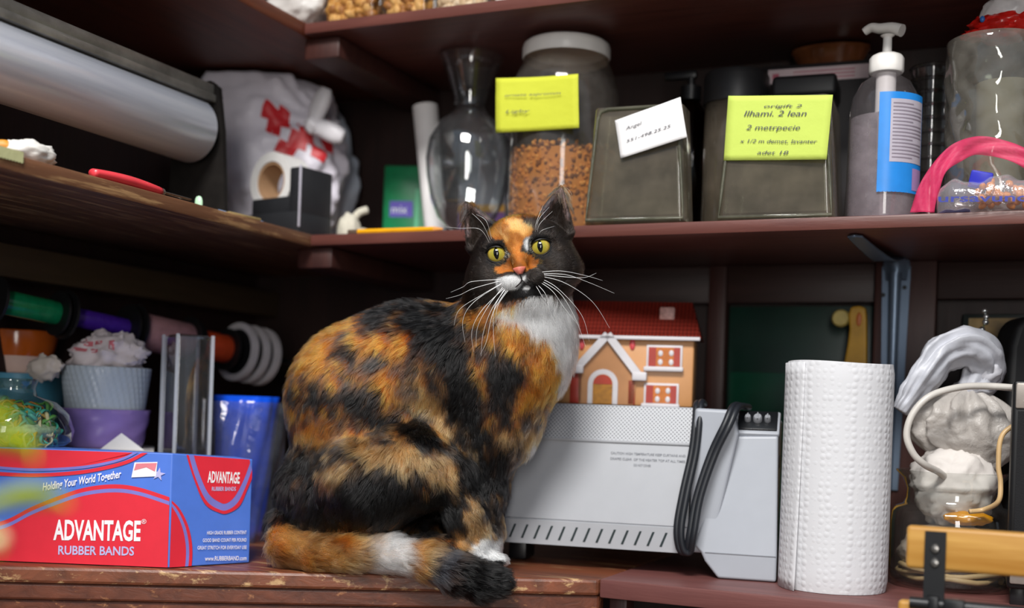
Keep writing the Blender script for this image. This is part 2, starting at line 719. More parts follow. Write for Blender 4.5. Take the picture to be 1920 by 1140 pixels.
BODY = [  # px, py, Z, (ra, rb, rc) in px, tilt, blend
    (652, 925, 1.500, (128, 118, 128), 0, .02),
    (682, 764, 1.495, (138, 154, 122), -14, .03),
    (762, 688, 1.485, (130, 116, 105), -25, .03),
    (880, 690, 1.470, (112, 112, 105), 0, .03),
    (960, 690, 1.455, (92, 112, 95), 20, .03),
    (990, 640, 1.450, (78, 90, 85), 0, .03),
    (925, 790, 1.470, (85, 85, 90), 30, .03),
    (810, 860, 1.490, (120, 110, 110), 0, .03),
    (968, 575, 1.445, (92, 80, 88), 0, .03),
]
LEGS = [  # chains of px, py, Z, r
    ([(700, 900, 1.435, 96), (770, 880, 1.425, 72), (842, 895, 1.425, 44)], .02),            # near thigh
    ([(842, 895, 1.425, 42), (872, 960, 1.425, 33), (895, 1015, 1.425, 26)], .014),          # near shank
    ([(800, 1030, 1.43, 26), (870, 1038, 1.425, 24), (926, 1052, 1.425, 19)], .01),          # near hind foot
    ([(912, 820, 1.455, 52), (908, 920, 1.455, 32), (912, 1000, 1.455, 25), (918, 1048, 1.455, 22)], .018),
    ([(925, 810, 1.495, 48), (917, 920, 1.495, 29), (915, 1000, 1.49, 22), (920, 1042, 1.485, 20)], .018),
    ([(720, 960, 1.545, 78), (820, 1010, 1.55, 30), (860, 1035, 1.545, 20)], .02),           # far hind leg
]
TAIL = [(545, 985, 1.47, 40), (540, 1025, 1.435, 30), (590, 1038, 1.412, 26), (660, 1037, 1.402, 26), (735, 1038, 1.398, 26),
        (800, 1052, 1.393, 27), (850, 1074, 1.388, 28), (900, 1090, 1.386, 28), (932, 1092, 1.387, 23)]
TAILS = [Vector(t[:3]) for t in TAIL]
HEAD = [  # a, b, c, (ra, rb, rc), blend, in head px
    (0, 8, -8, (94, 71, 74), .012), (-56, -26, 12, (52, 48, 52), .012), (54, -26, 12, (52, 48, 52), .012),
    (0, 38, 34, (54, 40, 38), .012), (-40, 30, 50, (26, 11, 14), .008), (40, 30, 50, (26, 11, 14), .008),
    (0, -55, 36, (48, 36, 44), .012), (-19, -45, 68, (25, 19, 22), .005), (19, -45, 68, (25, 19, 22), .005),
    (2, -71, 60, (22, 16, 20), .006), (-1, -28, 84, (10, 7, 8), .005),
]
EYE = [hp(-41, 12, 46), hp(40, 12, 46)]
SOCK = [hp(-41.5, 12, 64), hp(40.5, 12, 64)]


def cat_sdf(P):
    d = None
    for px, py, Z, r, tl, k in BODY:
        q = prim_ell(P, cw(px, py, Z), np.array(r) * Z / FPX, rot2(-tl))
        d = q if d is None else smin(d, q, k)
    for ch, k in LEGS:
        for s, e in zip(ch[:-1], ch[1:]):
            p0, r0 = PC(*s)
            p1, r1 = PC(*e)
            d = smin(d, prim_cone(P, p0, p1, r0, r1), k)
    # toes of the near hind foot and front paw
    for px, py, Z, r in ((938, 1050, 1.418, 11), (941, 1052, 1.430, 11), (930, 1053, 1.441, 11), (934, 1052, 1.455, 10), (938, 1050, 1.465, 10)):
        c, r_ = PC(px, py, Z, r)
        d = smin(d, prim_ell(P, c, np.array((r_ * 1.25, r_, r_ * .9))), .004)
    for s, e in zip(TAIL[:-1], TAIL[1:]):
        p0, r0 = PC(*s)
        p1, r1 = PC(*e)
        d = smin(d, prim_cone(P, p0, p1, r0, r1), .006)
    h = None
    for a, b, c, r, k in HEAD:
        q = prim_ell(P, hp(a, b, c), np.array(r) * HU, HM)
        h = q if h is None else smin(h, q, k)
    h = smin(h, prim_cone(P, hp(0, 18, 54), hp(0, -22, 77), 21 * HU, 12 * HU), .006)
    for s in (-1, 1):
        e = prim_cone(P, hp(63 * s, 50, -10), hp(91 * s, 124, -12), 40 * HU, 6 * HU)
        i = prim_cone(P, hp(68 * s, 56, 17), hp(92 * s, 122, 0), 34 * HU, 3.5 * HU)
        e = np.maximum(e, -i)
        h = smin(h, e, .004)
    for c in SOCK:
        h = -smin(-h, prim_ell(P, c, np.array((17.5, 14.5, 16)) * HU, HM), .002)
    return smin(d, h, .022)


def surface_nets(fn, lo, hi, st):
    n = np.ceil((hi - lo) / st).astype(int) + 1
    ax = [lo[i] + st * np.arange(n[i]) for i in range(3)]
    D = np.empty(n, np.float32)
    yy, zz = np.meshgrid(ax[1], ax[2], indexing='ij')
    for i in range(0, n[0], 12):
        xs = ax[0][i:i + 12]
        P = np.empty((len(xs),) + yy.shape + (3,))
        P[..., 0], P[..., 1], P[..., 2] = xs[:, None, None], yy, zz
        D[i:i + 12] = fn(P.reshape(-1, 3)).reshape(P.shape[:3])
    S = D < 0
    acc = np.zeros(tuple(n - 1) + (3,), np.float32)
    cnt = np.zeros(tuple(n - 1), np.float32)
    sl = lambda o, m: slice(o, m - 1 + o)
    for axis in range(3):
        o1, o2 = [a for a in range(3) if a != axis]
        for u in (0, 1):
            for v in (0, 1):
                off = [0, 0, 0]
                off[o1], off[o2] = u, v
                A = tuple(sl(off[a], n[a]) for a in range(3))
                off2 = list(off)
                off2[axis] = 1
                B = tuple(sl(off2[a], n[a]) for a in range(3))
                da, db = D[A], D[B]
                x = (da < 0) != (db < 0)
                t = np.where(x, da / np.where(x, da - db, 1), 0)
                cnt += x
                for a in range(3):
                    acc[..., a] += x * (t if a == axis else off[a])
    act = cnt > 0
    idx = np.full(cnt.shape, -1, np.int64)
    idx[act] = np.arange(act.sum())
    cell = np.argwhere(act)
    V = (cell + acc[act] / cnt[act][:, None]) * st + lo
    Fs = []
    for axis in range(3):
        o1, o2 = [(1, 2), (2, 0), (0, 1)][axis]
        core = [slice(1, n[a] - 1) for a in range(3)]
        core[axis] = slice(0, n[axis] - 1)
        nxt = list(core)
        nxt[axis] = slice(1, n[axis])
        s0, s1 = S[tuple(core)], S[tuple(nxt)]
        e = np.argwhere(s0 != s1)
        flip = s0[tuple(e.T)]
        e[:, o1] += 1
        e[:, o2] += 1
        q = []
        for u, v in ((0, 0), (1, 0), (1, 1), (0, 1)):
            c = e.copy()
            c[:, o1] -= u
            c[:, o2] -= v
            q.append(idx[tuple(c.T)])
        q = np.stack(q, 1)
        q[~flip] = q[~flip][:, ::-1]
        Fs.append(q)
    return V, np.concatenate(Fs)


def grad(P, h=.0015):
    g = np.stack([cat_sdf(P + np.eye(3)[i] * h) - cat_sdf(P - np.eye(3)[i] * h) for i in range(3)], 1)
    return g / (np.linalg.norm(g, axis=1, keepdims=True) + 1e-9)


# ---- coat pattern: 0 black, 1 orange, 2 tan, 3 cream white, 4 slate
BLACK, ORANGE, TAN, WHITE, SLATE, GOLD = range(6)
COAT = [  # class, px, py, rx, ry, angle, weight
    (ORANGE, 625, 618, 90, 36, -30, 1.05), (ORANGE, 585, 670, 50, 46, 0, .62), (ORANGE, 560, 750, 36, 50, 0, .38),
    (ORANGE, 740, 690, 24, 75, 20, 1.0), (ORANGE, 700, 640, 40, 22, 10, .7), (ORANGE, 660, 705, 70, 18, 8, .62), (ORANGE, 690, 710, 40, 14, 35, .6),
    (ORANGE, 985, 630, 60, 24, 38, 1.6), (ORANGE, 1035, 690, 26, 50, 0, 1.5), (ORANGE, 960, 655, 60, 20, 30, .4), (ORANGE, 880, 580, 60, 22, 32, 1.2),
    (ORANGE, 905, 700, 14, 55, -15, .8), (ORANGE, 880, 665, 22, 18, 0, .6), (ORANGE, 990, 745, 20, 55, 20, .8), (ORANGE, 1010, 720, 40, 22, 50, .5),
    (TAN, 790, 745, 65, 22, 35, 1.0), (TAN, 840, 790, 18, 40, -30, .8), (TAN, 720, 848, 105, 26, 8, .95), (TAN, 690, 870, 60, 30, 0, .5),
    (TAN, 635, 890, 26, 30, 0, .7), (TAN, 555, 840, 35, 30, 30, .7), (ORANGE, 610, 780, 60, 18, -20, .6), (ORANGE, 590, 820, 50, 16, -10, .4),
    (TAN, 885, 840, 14, 50, -18, 1.1), (TAN, 985, 830, 36, 34, 0, .9), (SLATE, 970, 860, 22, 30, 0, .6),
    (TAN, 868, 950, 50, 18, 55, 1.2), (TAN, 790, 870, 70, 16, 25, .7), (TAN, 900, 990, 34, 40, 0, 1.5), (WHITE, 915, 1010, 24, 26, 0, .8), (TAN, 830, 905, 50, 14, 42, .7),
    (WHITE, 930, 1045, 40, 18, 0, 3.0), (TAN, 835, 985, 30, 16, 40, .5),
    (BLACK, 780, 590, 80, 30, 10, 1.0), (BLACK, 700, 600, 26, 34, 0, .3), (BLACK, 840, 660, 50, 40, 0, .6), (BLACK, 865, 730, 26, 75, 0, 1.1),
    (BLACK, 955, 690, 42, 40, 0, .8), (BLACK, 915, 760, 40, 50, 0, .5), (BLACK, 905, 860, 45, 70, 0, .9), (BLACK, 910, 940, 40, 70, 0, .9),
    (BLACK, 650, 755, 110, 18, 20, .8), (BLACK, 770, 800, 70, 18, 15, .9), (BLACK, 610, 850, 60, 20, 0, .6), (BLACK, 760, 930, 110, 34, 12, 1.3),
    (BLACK, 840, 960, 40, 34, 40, 1.0), (BLACK, 530, 900, 34, 90, 10, 1.4), (SLATE, 515, 930, 24, 80, 8, 1.0), (BLACK, 640, 950, 80, 40, 0, 1.1),
    (SLATE, 590, 930, 50, 30, 0, .7), (BLACK, 810, 640, 40, 50, 0, .5), (BLACK, 720, 760, 22, 30, 0, .4), (BLACK, 640, 660, 40, 12, -15, .5),
    (SLATE, 842, 545, 26, 30, 0, 1.5), (BLACK, 880, 540, 30, 40, 0, .8),
]
CHEST = [(925, 588), (1000, 560), (1100, 540), (1100, 690), (1085, 760), (1040, 810), (1000, 855), (985, 840), (1015, 815), (1046, 770),
         (1052, 715), (1030, 655), (985, 612), (930, 596)]
HEADZ = [(428, 262), (480, 256), (520, 272), (548, 322), (602, 362), (592, 396), (556, 420), (545, 462), (532, 490), (600, 500), (642, 542), (604, 576), (556, 596),
         (480, 586), (404, 604), (393, 562), (430, 522), (482, 502), (458, 462), (442, 420), (398, 412), (338, 386), (352, 350), (398, 318), (428, 284)]
HEADO = []
for zx_, zy_ in HEADZ:
    dx_, up_ = 800 + zx_ / 3 - 980, 488 - (320 + zy_ / 3)
    HEADO.append((.989 * dx_ + .146 * up_ + 5, -.146 * dx_ + .989 * up_))


def in_poly(x, y, poly):
    ins = np.zeros(len(x), bool)
    n = len(poly)
    for i in range(n):
        x0, y0 = poly[i]
        x1, y1 = poly[(i + 1) % n]
        c = ((y0 > y) != (y1 > y)) & (x < (x1 - x0) * (y - y0) / (y1 - y0 + 1e-12) + x0)
        ins ^= c
    return ins


def pnoise(P, s, off=0.0):
    return np.array([mnoise.noise(Vector((x * s + off, y * s, z * s))) for x, y, z in P])


def streak(P):
    """Noise drawn out along the lie of the body hair."""
    c, s_ = math.cos(R(-58)), math.sin(R(-58))
    u = -(P[:, 0] * c + P[:, 1] * s_) * .5
    w = -P[:, 0] * s_ + P[:, 1] * c
    Q = np.stack([u, w, P[:, 2] * .7], 1)
    return .60 * pnoise(Q, 62, 9.4) + .66 * pnoise(Q, 135, 23.0) + .42 * pnoise(Q, 290, 41.0)


def tail_near(P):
    """Distance to the tail's axis and the share of the way to its tip."""
    best = np.full(len(P), 9.0)
    tt = np.zeros(len(P))
    m = len(TAIL) - 1
    for i in range(1, m):
        a, b = cw(*TAIL[i][:3]), cw(*TAIL[i + 1][:3])
        d = b - a
        t = np.clip(((P - a) @ d) / (d @ d), 0, 1)
        q = np.linalg.norm(P - (a + t[:, None] * d), axis=1)
        u = q < best
        best[u] = q[u]
        tt[u] = (i - 1 + t[u]) / (m - 1)
    return best, tt


def head_ab(P):
    q = (P - HC) @ HM.T / HU
    return q[:, 0], q[:, 1], q[:, 2]


def is_head(P):
    a, b, c = head_ab(P)
    return (b > -78 + np.clip(-c, 0, 60) * .9) & (np.sqrt((a / 1.25) ** 2 + (b * .75) ** 2) < 105) & (c > -85 + np.clip(-b, 0, 80) * .6)


PAL = np.array([lin('#0c0a0b')[:3], lin('#bd6c24')[:3], lin('#a67c4e')[:3], lin('#ffffff')[:3], lin('#3a3c42')[:3], lin('#dba45e')[:3]])


def coat(P, n1, n2, n3):
    """Colour class scores from the layout above, broken up by noise; returns rgb."""
    x, y = cpx(P)
    x = x + n1 * 16
    y = y + n2 * 16
    S = np.zeros((len(P), 6))
    S[:, GOLD] = -3
    S[:, BLACK] = .46
    for k, px, py, rx, ry, an, w in COAT:
        c, s = math.cos(R(an)), math.sin(R(an))
        u, v = (x - px) * c + (y - py) * s, -(x - px) * s + (y - py) * c
        S[:, k] += w * np.exp(-(u / rx) ** 2 - (v / ry) ** 2)
    S[:, ORANGE] += 1.35 * n3 + .35 * n1
    S[:, TAN] += 1.35 * n3 + .35 * n2 - .05
    S[:, BLACK] *= .97
    S[:, ORANGE] += .06
    S[:, TAN] += .04
    S[:, WHITE] += 2.6 * in_poly(x, y, CHEST)
    # tail
    d, t = tail_near(P)
    on_tail = (d < .034) & (y > 985 - 20 * (t > .6))
    tx = t + n1 * .04
    T_ = np.zeros((len(P), 6))
    T_[:, GOLD] = -3
    T_[:, BLACK] = .3 + 2.2 * np.clip((tx - .62) * 5, 0, 1)
    T_[:, TAN] = .75 + .5 * n3
    T_[:, WHITE] = 1.5 * np.exp(-((tx - .42) / .14) ** 2) - .45 - .6 * np.clip(n2, 0, 1)
    T_[:, ORANGE] = .55 + .6 * n2
    T_[:, SLATE] = 1.6 * np.exp(-((tx - .66) / .08) ** 2) + .3 * n3
    S[on_tail] = T_[on_tail]
    # head
    hd = is_head(P)
    a, b, c = head_ab(P)
    a = a + n1 * 3
    b = b + n2 * 3
    H = np.zeros((len(P), 6))
    H[:, BLACK] = .7
    front = c > 0
    H[:, ORANGE] = 1.6 * (in_poly(a, b, HEADO) & front) + 1.2 * np.exp(-((a - 30) / 18) ** 2 - ((b - 74) / 9) ** 2)
    H[:, GOLD] = 2.3 * np.exp(-((a - 2) / 40) ** 2 - ((b - 48) / 36) ** 2) * front * in_poly(a, b, HEADO) * (1 + .8 * n3)
    H[:, TAN] = 0 + 1.0 * np.exp(-((a - 8) / 40) ** 2 - ((b + 86) / 10) ** 2) + .3 * n3
    wl = np.exp(-((a + 26) / 20) ** 4 - ((b + 47) / 13) ** 4)
    H[:, BLACK] += 1.6 * np.exp(-((a - 6) / 22) ** 2 - ((b + 69) / 11) ** 2)
    H[:, WHITE] = (3.0 * wl + 2.4 * np.exp(-((a - 22) / 8) ** 2 - ((b - 16) / 11) ** 2) + 1.6 * np.exp(-((a + 22) / 5) ** 2 - ((b - 2) / 9) ** 2)
                   + 2.6 * np.exp(-((a - 6) / 7) ** 2 - ((b + 61) / 5) ** 2) + 1.6 * np.exp(-((a - 2) / 6) ** 2 - ((b + 42) / 6) ** 2)) * front
    S[hd] = H[hd]
    # ears
    for s in (-1, 1):
        ear = (a * s > 45) & (b > 62) & hd & (c > -2)
        S[ear] = (.2, 0, 0, 0, 1.0, 0)
        tip = (a * s > 60) & (b > 123) & hd
        S[tip] = (.2, 0, .9, 0, 0, 0)
    # soft mix of the best classes
    E = np.exp((S - S.max(1, keepdims=True)) * 7.0)
    E /= E.sum(1, keepdims=True)
    out = E @ PAL
    warm = (E[:, ORANGE] + E[:, TAN] + E[:, GOLD])[:, None]
    return out * (1 + warm * (np.exp(np.clip(1.1 * n1 + .9 * n3, -1.2, .45))[:, None] - 1))


lo = np.minimum.reduce([cw(480, 1150, 1.40), cw(480, 1150, 1.62)])
hi = np.maximum.reduce([cw(1110, 335, 1.60), cw(1110, 335, 1.34)])
CV, CF = surface_nets(cat_sdf, lo, hi, .0026)
# keep the skin above the worktop where it sits on it
FR = np.array(((RT.x, RT.y, RT.z), (UP.x, UP.y, UP.z), (-FWD.x, -FWD.y, -FWD.z)))
cat_base = Vector((CATO.x, CATO.y, CT))
WOFF = np.array(CATO - cat_base)


def to_obj(P):
    return P @ FR + WOFF                    # cat frame -> object space (origin on the worktop)


def over_top(W):
    """Points of object space that lie above the worktop's surface (behind its front edge)."""
    e = (W[:, 0] + cat_base.x - P1.x) * LN.x + (W[:, 1] + cat_base.y - P1.y) * LN.y
    return e > -0.004


CW = to_obj(CV)
ot = over_top(CW)
CW[ot, 2] = np.maximum(CW[ot, 2], .0015)
me = bpy.data.meshes.new('cat')
me.from_pydata(CW.tolist(), [], CF.tolist())
me.shade_smooth()
nA = [pnoise(CV, 38, 3.1), pnoise(CV, 38, 17.7), streak(CV)]
skin_rgb = coat(CV, *nA) * .55
ha_, hb_, hc_ = head_ab(CV)
for c in SOCK:
    r = np.linalg.norm((CV - c), axis=1) / HU
    skin_rgb[r < 24] = lin('#0d0b0c')[:3]
for s in (-1, 1):
    q = (ha_ * s > 50) & (hb_ > 58) & (hc_ > -6)
    skin_rgb[q] = lin('#6b5a58')[:3]
at_ = me.color_attributes.new('coat_color', 'FLOAT_COLOR', 'POINT')
at_.data.foreach_set('color', np.concatenate([skin_rgb, np.ones((len(CV), 1))], 1).astype(np.float32).ravel())
k = NT('cat_skin')
a_ = k.n('Attribute', attribute_name='coat_color')
me.materials.append(k.done(k.bsdf(a_.outputs['Color'], .7, spec=.2)))
cat = bpy.data.objects.new('cat', me)
COL.objects.link(cat)
cat.location = cat_base
tag(cat, 'calico cat sitting on the worktop edge looking at the camera', 'cat')

# ---- fur
rng = np.random.default_rng(7)
tri = np.concatenate([CF[:, [0, 1, 2]], CF[:, [0, 2, 3]]])
A, B, C_ = CV[tri[:, 0]], CV[tri[:, 1]], CV[tri[:, 2]]
fnrm = np.cross(B - A, C_ - A)
area = np.linalg.norm(fnrm, axis=1) / 2
fn_ = fnrm / (np.linalg.norm(fnrm, axis=1, keepdims=True) + 1e-12)
cen = (A + B + C_) / 3
wgt = area * np.where(fn_[:, 2] > -.25, 1.0, .45)
hd = is_head(cen)
wgt *= np.where(hd, 2.6, 1.0)
NF = 230000
pick = rng.choice(len(tri), NF, p=wgt / wgt.sum())
u, v = rng.random(NF), rng.random(NF)
fl = u + v > 1
u[fl], v[fl] = 1 - u[fl], 1 - v[fl]
Rt = A[pick] + (B - A)[pick] * u[:, None] + (C_ - A)[pick] * v[:, None]
N_ = grad(Rt)
x, y = cpx(Rt)
hd = is_head(Rt)
ha_, hb_, hc_ = head_ab(Rt)
dE = np.minimum(*[np.linalg.norm(((Rt - c) @ HM.T) / HU * np.array((1, 1.12, .6)), axis=1) for c in SOCK])
ear_in = hd & (np.abs(ha_) > 48) & (hb_ > 60) & (N_ @ HCx > .0) & (hc_ > -14)
dNose = np.linalg.norm((Rt - hp(-1, -28, 93)) / HU, axis=1)
keep = (dE > 19) & (dNose > 13.5) & ~(ear_in & (rng.random(NF) < .55))
Rt, N_, x, y, hd, ha_, hb_, hc_, dE, ear_in = (q[keep] for q in (Rt, N_, x, y, hd, ha_, hb_, hc_, dE, ear_in))
NF = len(Rt)
FLOW = [  # px, py, direction in the side view (right, down)
    (960, 590, -.2, 1), (880, 570, -.9, .5), (780, 570, -1, .25), (690, 590, -1, .45), (610, 640, -.8, .8), (560, 740, -.45, 1), (520, 860, -.15, 1),
    (510, 980, .1, 1), (700, 700, -.6, .8), (760, 760, -.4, 1), (660, 800, -.5, .9), (850, 700, -.25, 1), (960, 700, .0, 1), (1050, 680, .2, 1),
    (1050, 600, .3, 1), (1000, 800, .1, 1), (900, 800, -.1, 1), (700, 880, -.5, .8), (620, 930, -.5, .9), (780, 880, .2, 1), (850, 930, .5, .9),
    (900, 1000, .3, 1), (930, 1045, 1, .3), (740, 950, -.2, 1), (910, 920, 0, 1), (1030, 740, .1, 1)]
fw = np.zeros((NF, 2))
for px, py, dx, dy in FLOW:
    w = 1.0 / (((x - px) ** 2 + (y - py) ** 2) + 600) ** 1.4
    n = math.hypot(dx, dy)
    fw += w[:, None] * np.array((dx / n, dy / n))
fw /= np.linalg.norm(fw, axis=1, keepdims=True) + 1e-12
flow = np.stack([fw[:, 0], -fw[:, 1], np.zeros(NF)], 1)
dT, tT = tail_near(Rt)
on_tail = (dT < .030) & (y > 985 - 20 * (tT > .6)) & ~hd
tp = np.array([cw(*t[:3]) for t in TAIL[1:]])
td = np.gradient(tp, axis=0)
td /= np.linalg.norm(td, axis=1, keepdims=True)
ti = tT * (len(tp) - 1)
i0 = np.clip(ti.astype(int), 0, len(tp) - 2)
ft = td[i0] * (1 - (ti - i0))[:, None] + td[i0 + 1] * (ti - i0)[:, None]
flow[on_tail] = ft[on_tail]
away = Rt - hp(0, -24, 80)
away /= np.linalg.norm(away, axis=1, keepdims=True) + 1e-9
flow[hd] = away[hd] + np.where((hb_[hd] < -60)[:, None], np.array((0, -.8, 0)), 0)
earm = hd & (hb_ > 70) & (np.abs(ha_) > 42)
flow[earm] = np.array((0, 1.0, 0)) + HAx * (.3 * np.sign(ha_[earm]))[:, None]
n1, n2, n3 = pnoise(Rt, 38, 3.1), pnoise(Rt, 38, 17.7), streak(Rt)
wob = np.stack([pnoise(Rt, 90, 31.0), pnoise(Rt, 90, 57.0), pnoise(Rt, 90, 71.0)], 1)
flow = flow + wob * np.where(hd, .25, .75)[:, None] + rng.normal(0, .16, (NF, 3))
flow -= N_ * (flow * N_).sum(1, keepdims=True)
flow /= np.linalg.norm(flow, axis=1, keepdims=True) + 1e-9
chest = in_poly(x, y, CHEST) & ~hd
low = (y > 1000) & ~on_tail
L = np.full(NF, .0185)
L[chest] = .021
L[(x > 850) & (y > 880) & ~on_tail] = .012
L[low & (x > 880)] = .006
L[on_tail] = .019
L[on_tail & (tT > .93)] = .015
L[hd] = .0085
L[hd & (hb_ < -25) & (np.abs(ha_) > 55)] = .013
mz = hd & (hc_ > 48) & (hb_ < 0)
L[mz] = .0048
L[hd & (dE < 30)] = .0038
L[hd & (hc_ > 50) & (np.abs(ha_) < 22) & (hb_ > -30)] = .0045
L[earm] = .0042
L[ear_in] = .008
L *= rng.uniform(.65, 1.15, NF)
lift = np.full(NF, .42)
lift[hd] = .30
lift[on_tail] = .50
lift[mz] = .22
lift *= rng.uniform(.6, 1.3, NF)
# points along each strand: rises from the skin, then lays over
NPT = 5
ts = np.linspace(0, 1, NPT)
Pt = np.empty((NF, NPT, 3))
for j, t in enumerate(ts):
    Pt[:, j] = Rt - N_ * .0006 + L[:, None] * (N_ * (lift * (t - .42 * t * t))[:, None] * 1.5 + flow * (t * .35 + .6 * t * t))
# tufts: tips lean to the tip of a nearby leader strand
NC = NF // 16
lead = rng.choice(NF, NC, replace=False)
kd = KDTree(NC)
for i, j in enumerate(lead):
    kd.insert(Vector(Rt[j]), i)
kd.balance()
own = np.array([kd.find(Vector(p))[1] for p in Rt])
cl = np.where(hd, .25, .62) * rng.uniform(.5, 1.1, NF)
lt = Pt[lead[own]]
for j, t in enumerate(ts):
    Pt[:, j] += (lt[:, j] - Pt[:, j]) * (cl * t ** 1.6)[:, None]
lc = Rt[lead[own]] * .6 + Rt * .4
rgb = coat(lc, *(q[lead[own]] * .6 + q * .4 for q in (n1, n2, n3)))
rgb *= np.where(hd[:, None], rng.uniform(.68, 1.28, (NF, 1)), rng.uniform(.5, 1.5, (NF, 1)))
rgb = np.clip(rgb, .004, .985)
Wp = to_obj(Pt.reshape(-1, 3))
ot = over_top(Wp)
Wp[ot, 2] = np.maximum(Wp[ot, 2], .0008 + .001 * rng.random(ot.sum()))
hcv = bpy.data.hair_curves.new('fur')
hcv.add_curves([NPT] * NF)
hcv.attributes['position'].data.foreach_set('vector', Wp.astype(np.float32).ravel())
ra = hcv.attributes.get('radius') or hcv.attributes.new('radius', 'FLOAT', 'POINT')
base_r = np.where(hd, .00012, .00019)
ra.data.foreach_set('value', (base_r[:, None] * np.array((1, 1, .85, .6, .15))).astype(np.float32).ravel())
ca = hcv.attributes.new('coat_color', 'FLOAT_COLOR', 'CURVE')
ca.data.foreach_set('color', np.concatenate([rgb, np.ones((NF, 1))], 1).astype(np.float32).ravel())
k = NT('cat_fur')
a_ = k.n('Attribute', attribute_name='coat_color')
hb = k.n('BsdfHairPrincipled')
hb.parametrization = 'COLOR'
k.l(a_.outputs['Color'], hb.inputs['Color'])
hb.inputs['Roughness'].default_value = .27
hb.inputs['IOR'].default_value = 1.4
hb.inputs['Radial Roughness'].default_value = .5
hcv.materials.append(k.done(hb.outputs[0]))
fur = bpy.data.objects.new('fur', hcv)
COL.objects.link(fur)
fur.parent = cat


def co(p):
    """Cat-frame point to the cat's object space."""
    return Vector(to_obj(np.array([p]))[0])


# ---- eyes, nose, mouth, whiskers
ke = NT('cat_eye')
v = ke.n('TexCoord').outputs['Object']
sx = ke.n('SeparateXYZ')
ke.l(v, sx.inputs[0])
def mth(op, a, b):
    n = ke.n('Math', operation=op)
    for i_, q in enumerate((a, b)):
        if hasattr(q, 'links'):
            ke.l(q, n.inputs[i_])
        else:
            n.inputs[i_].default_value = q
    return n.outputs[0]
ER = 19.5 * HU
rx = mth('DIVIDE', sx.outputs['X'], ER)
ry = mth('DIVIDE', sx.outputs['Y'], ER)
rad = mth('SQRT', mth('ADD', mth('MULTIPLY', rx, rx), mth('MULTIPLY', ry, ry)), 0)
pup = mth('ADD', mth('POWER', mth('ABSOLUTE', mth('DIVIDE', rx, .27), 0), 1.7), mth('POWER', mth('ABSOLUTE', mth('DIVIDE', ry, .60), 0), 1.7))
iris = ke.ramp(rad, [(0.0, lin('#8e8c34')), (.45, lin('#a29a3c')), (.72, lin('#b8a24a')), (.86, lin('#776426')), (.93, lin('#1a1510'))])
fib = ke.noise(ke.coords((1, 1, .2)), 900, 4)
iris = ke.mix(.25, iris, ke.ramp(fib, [(.3, lin('#6d6a1e')), (.7, lin('#ddd27a'))]), 'OVERLAY')
pf = ke.ramp(pup, [(.85, (1, 1, 1, 1)), (1.05, (0, 0, 0, 1))])
M['eye'] = ke.done(ke.bsdf(ke.mix(pf, iris, (.003, .003, .003, 1)), .08, spec=.6))
hx, hy, hz = (Vector(FR.T @ q) for q in (HAx, HBx, HCx))
for c in EYE:
    m = MB()
    m.ball((0, 0, 0), ER, 32, 20)
    e = m.build('eye', M['eye'], cat, smooth=180)
    e.matrix_parent_inverse = Matrix.Identity(4)
    e.matrix_local = frame(co(c), hx, hy, hz)
M['lid'] = plain('eyelid_skin', '#0a0809', .45)
for c, sg in ((EYE[0], -1), (EYE[1], 1)):
    m = MB()
    for up_ in (1, -1):
        def lidf(u, v):
            az = R(-88 + 176 * u)
            q = (az / R(80)) ** 2
            edge_ = (R(31) - R(31) * q + R(7) * math.sin(az) * sg) if up_ > 0 else -(R(44) - R(40) * q - R(5) * math.sin(az) * sg)
            el = edge_ + (up_ * R(84) - edge_) * v
            rr = ER * (1.05 + (.07 if v < .12 else 0))
            return (rr * math.sin(az) * math.cos(el), rr * math.sin(el), rr * math.cos(az) * math.cos(el))
        m.grid(lidf, 30, 10)
    e = m.build('eyelid', M['lid'], cat, smooth=180)
    e.matrix_local = frame(co(c), hx, hy, hz)
    sl_ = e.modifiers.new('thick', 'SOLIDIFY')
    sl_.thickness, sl_.offset = .0008, 1
m = MB()
def nosefn(u, v):
    a, b = (u - .5) * 2, v
    w = (12.5 - 8.5 * (1 - b) ** 1.2)
    return co(hp(-1 + a * w, -36 + 13.5 * b - 1.5 * a * a * b, 99 - 5 * a * a - 7 * (b - .5) ** 2 - 3 * (1 - b)))
m.grid(nosefn, 15, 11)
for s in (-1, 1):
    pass
no = m.build('nose', plain('nose_skin', '#cc6f5e', .45, var=.12, scale=400), cat, smooth=180)
sm_ = no.modifiers.new('thick', 'SOLIDIFY')
sm_.thickness, sm_.offset = .0025, -1
m = MB()
m.tube(spline([co(hp(-17, -57, 82)), co(hp(-8, -54, 88)), co(hp(0, -47, 91)), co(hp(-1, -37, 95))], 5), .0008, 6)
m.tube(spline([co(hp(17, -57, 82)), co(hp(8, -54, 88)), co(hp(0, -46, 90))], 5), .0007, 6)
m.build('mouth', plain('lip_skin', '#1d1413', .5), cat)
M['whisker'] = plain('whisker', '#f5f5f5', .3, var=.02)


def whisker(root, pts, r=.00032):
    """root in head px; pts are later points in the photo's side view with depth."""
    P = spline([co(root)] + [co(cw(*p)) for p in pts], 8)
    n = len(P)
    mb = MB()
    mb.tube(P, [r * (1 - .8 * i / n) for i in range(n)], 5)
    mb.build('whisker', M['whisker'], cat)


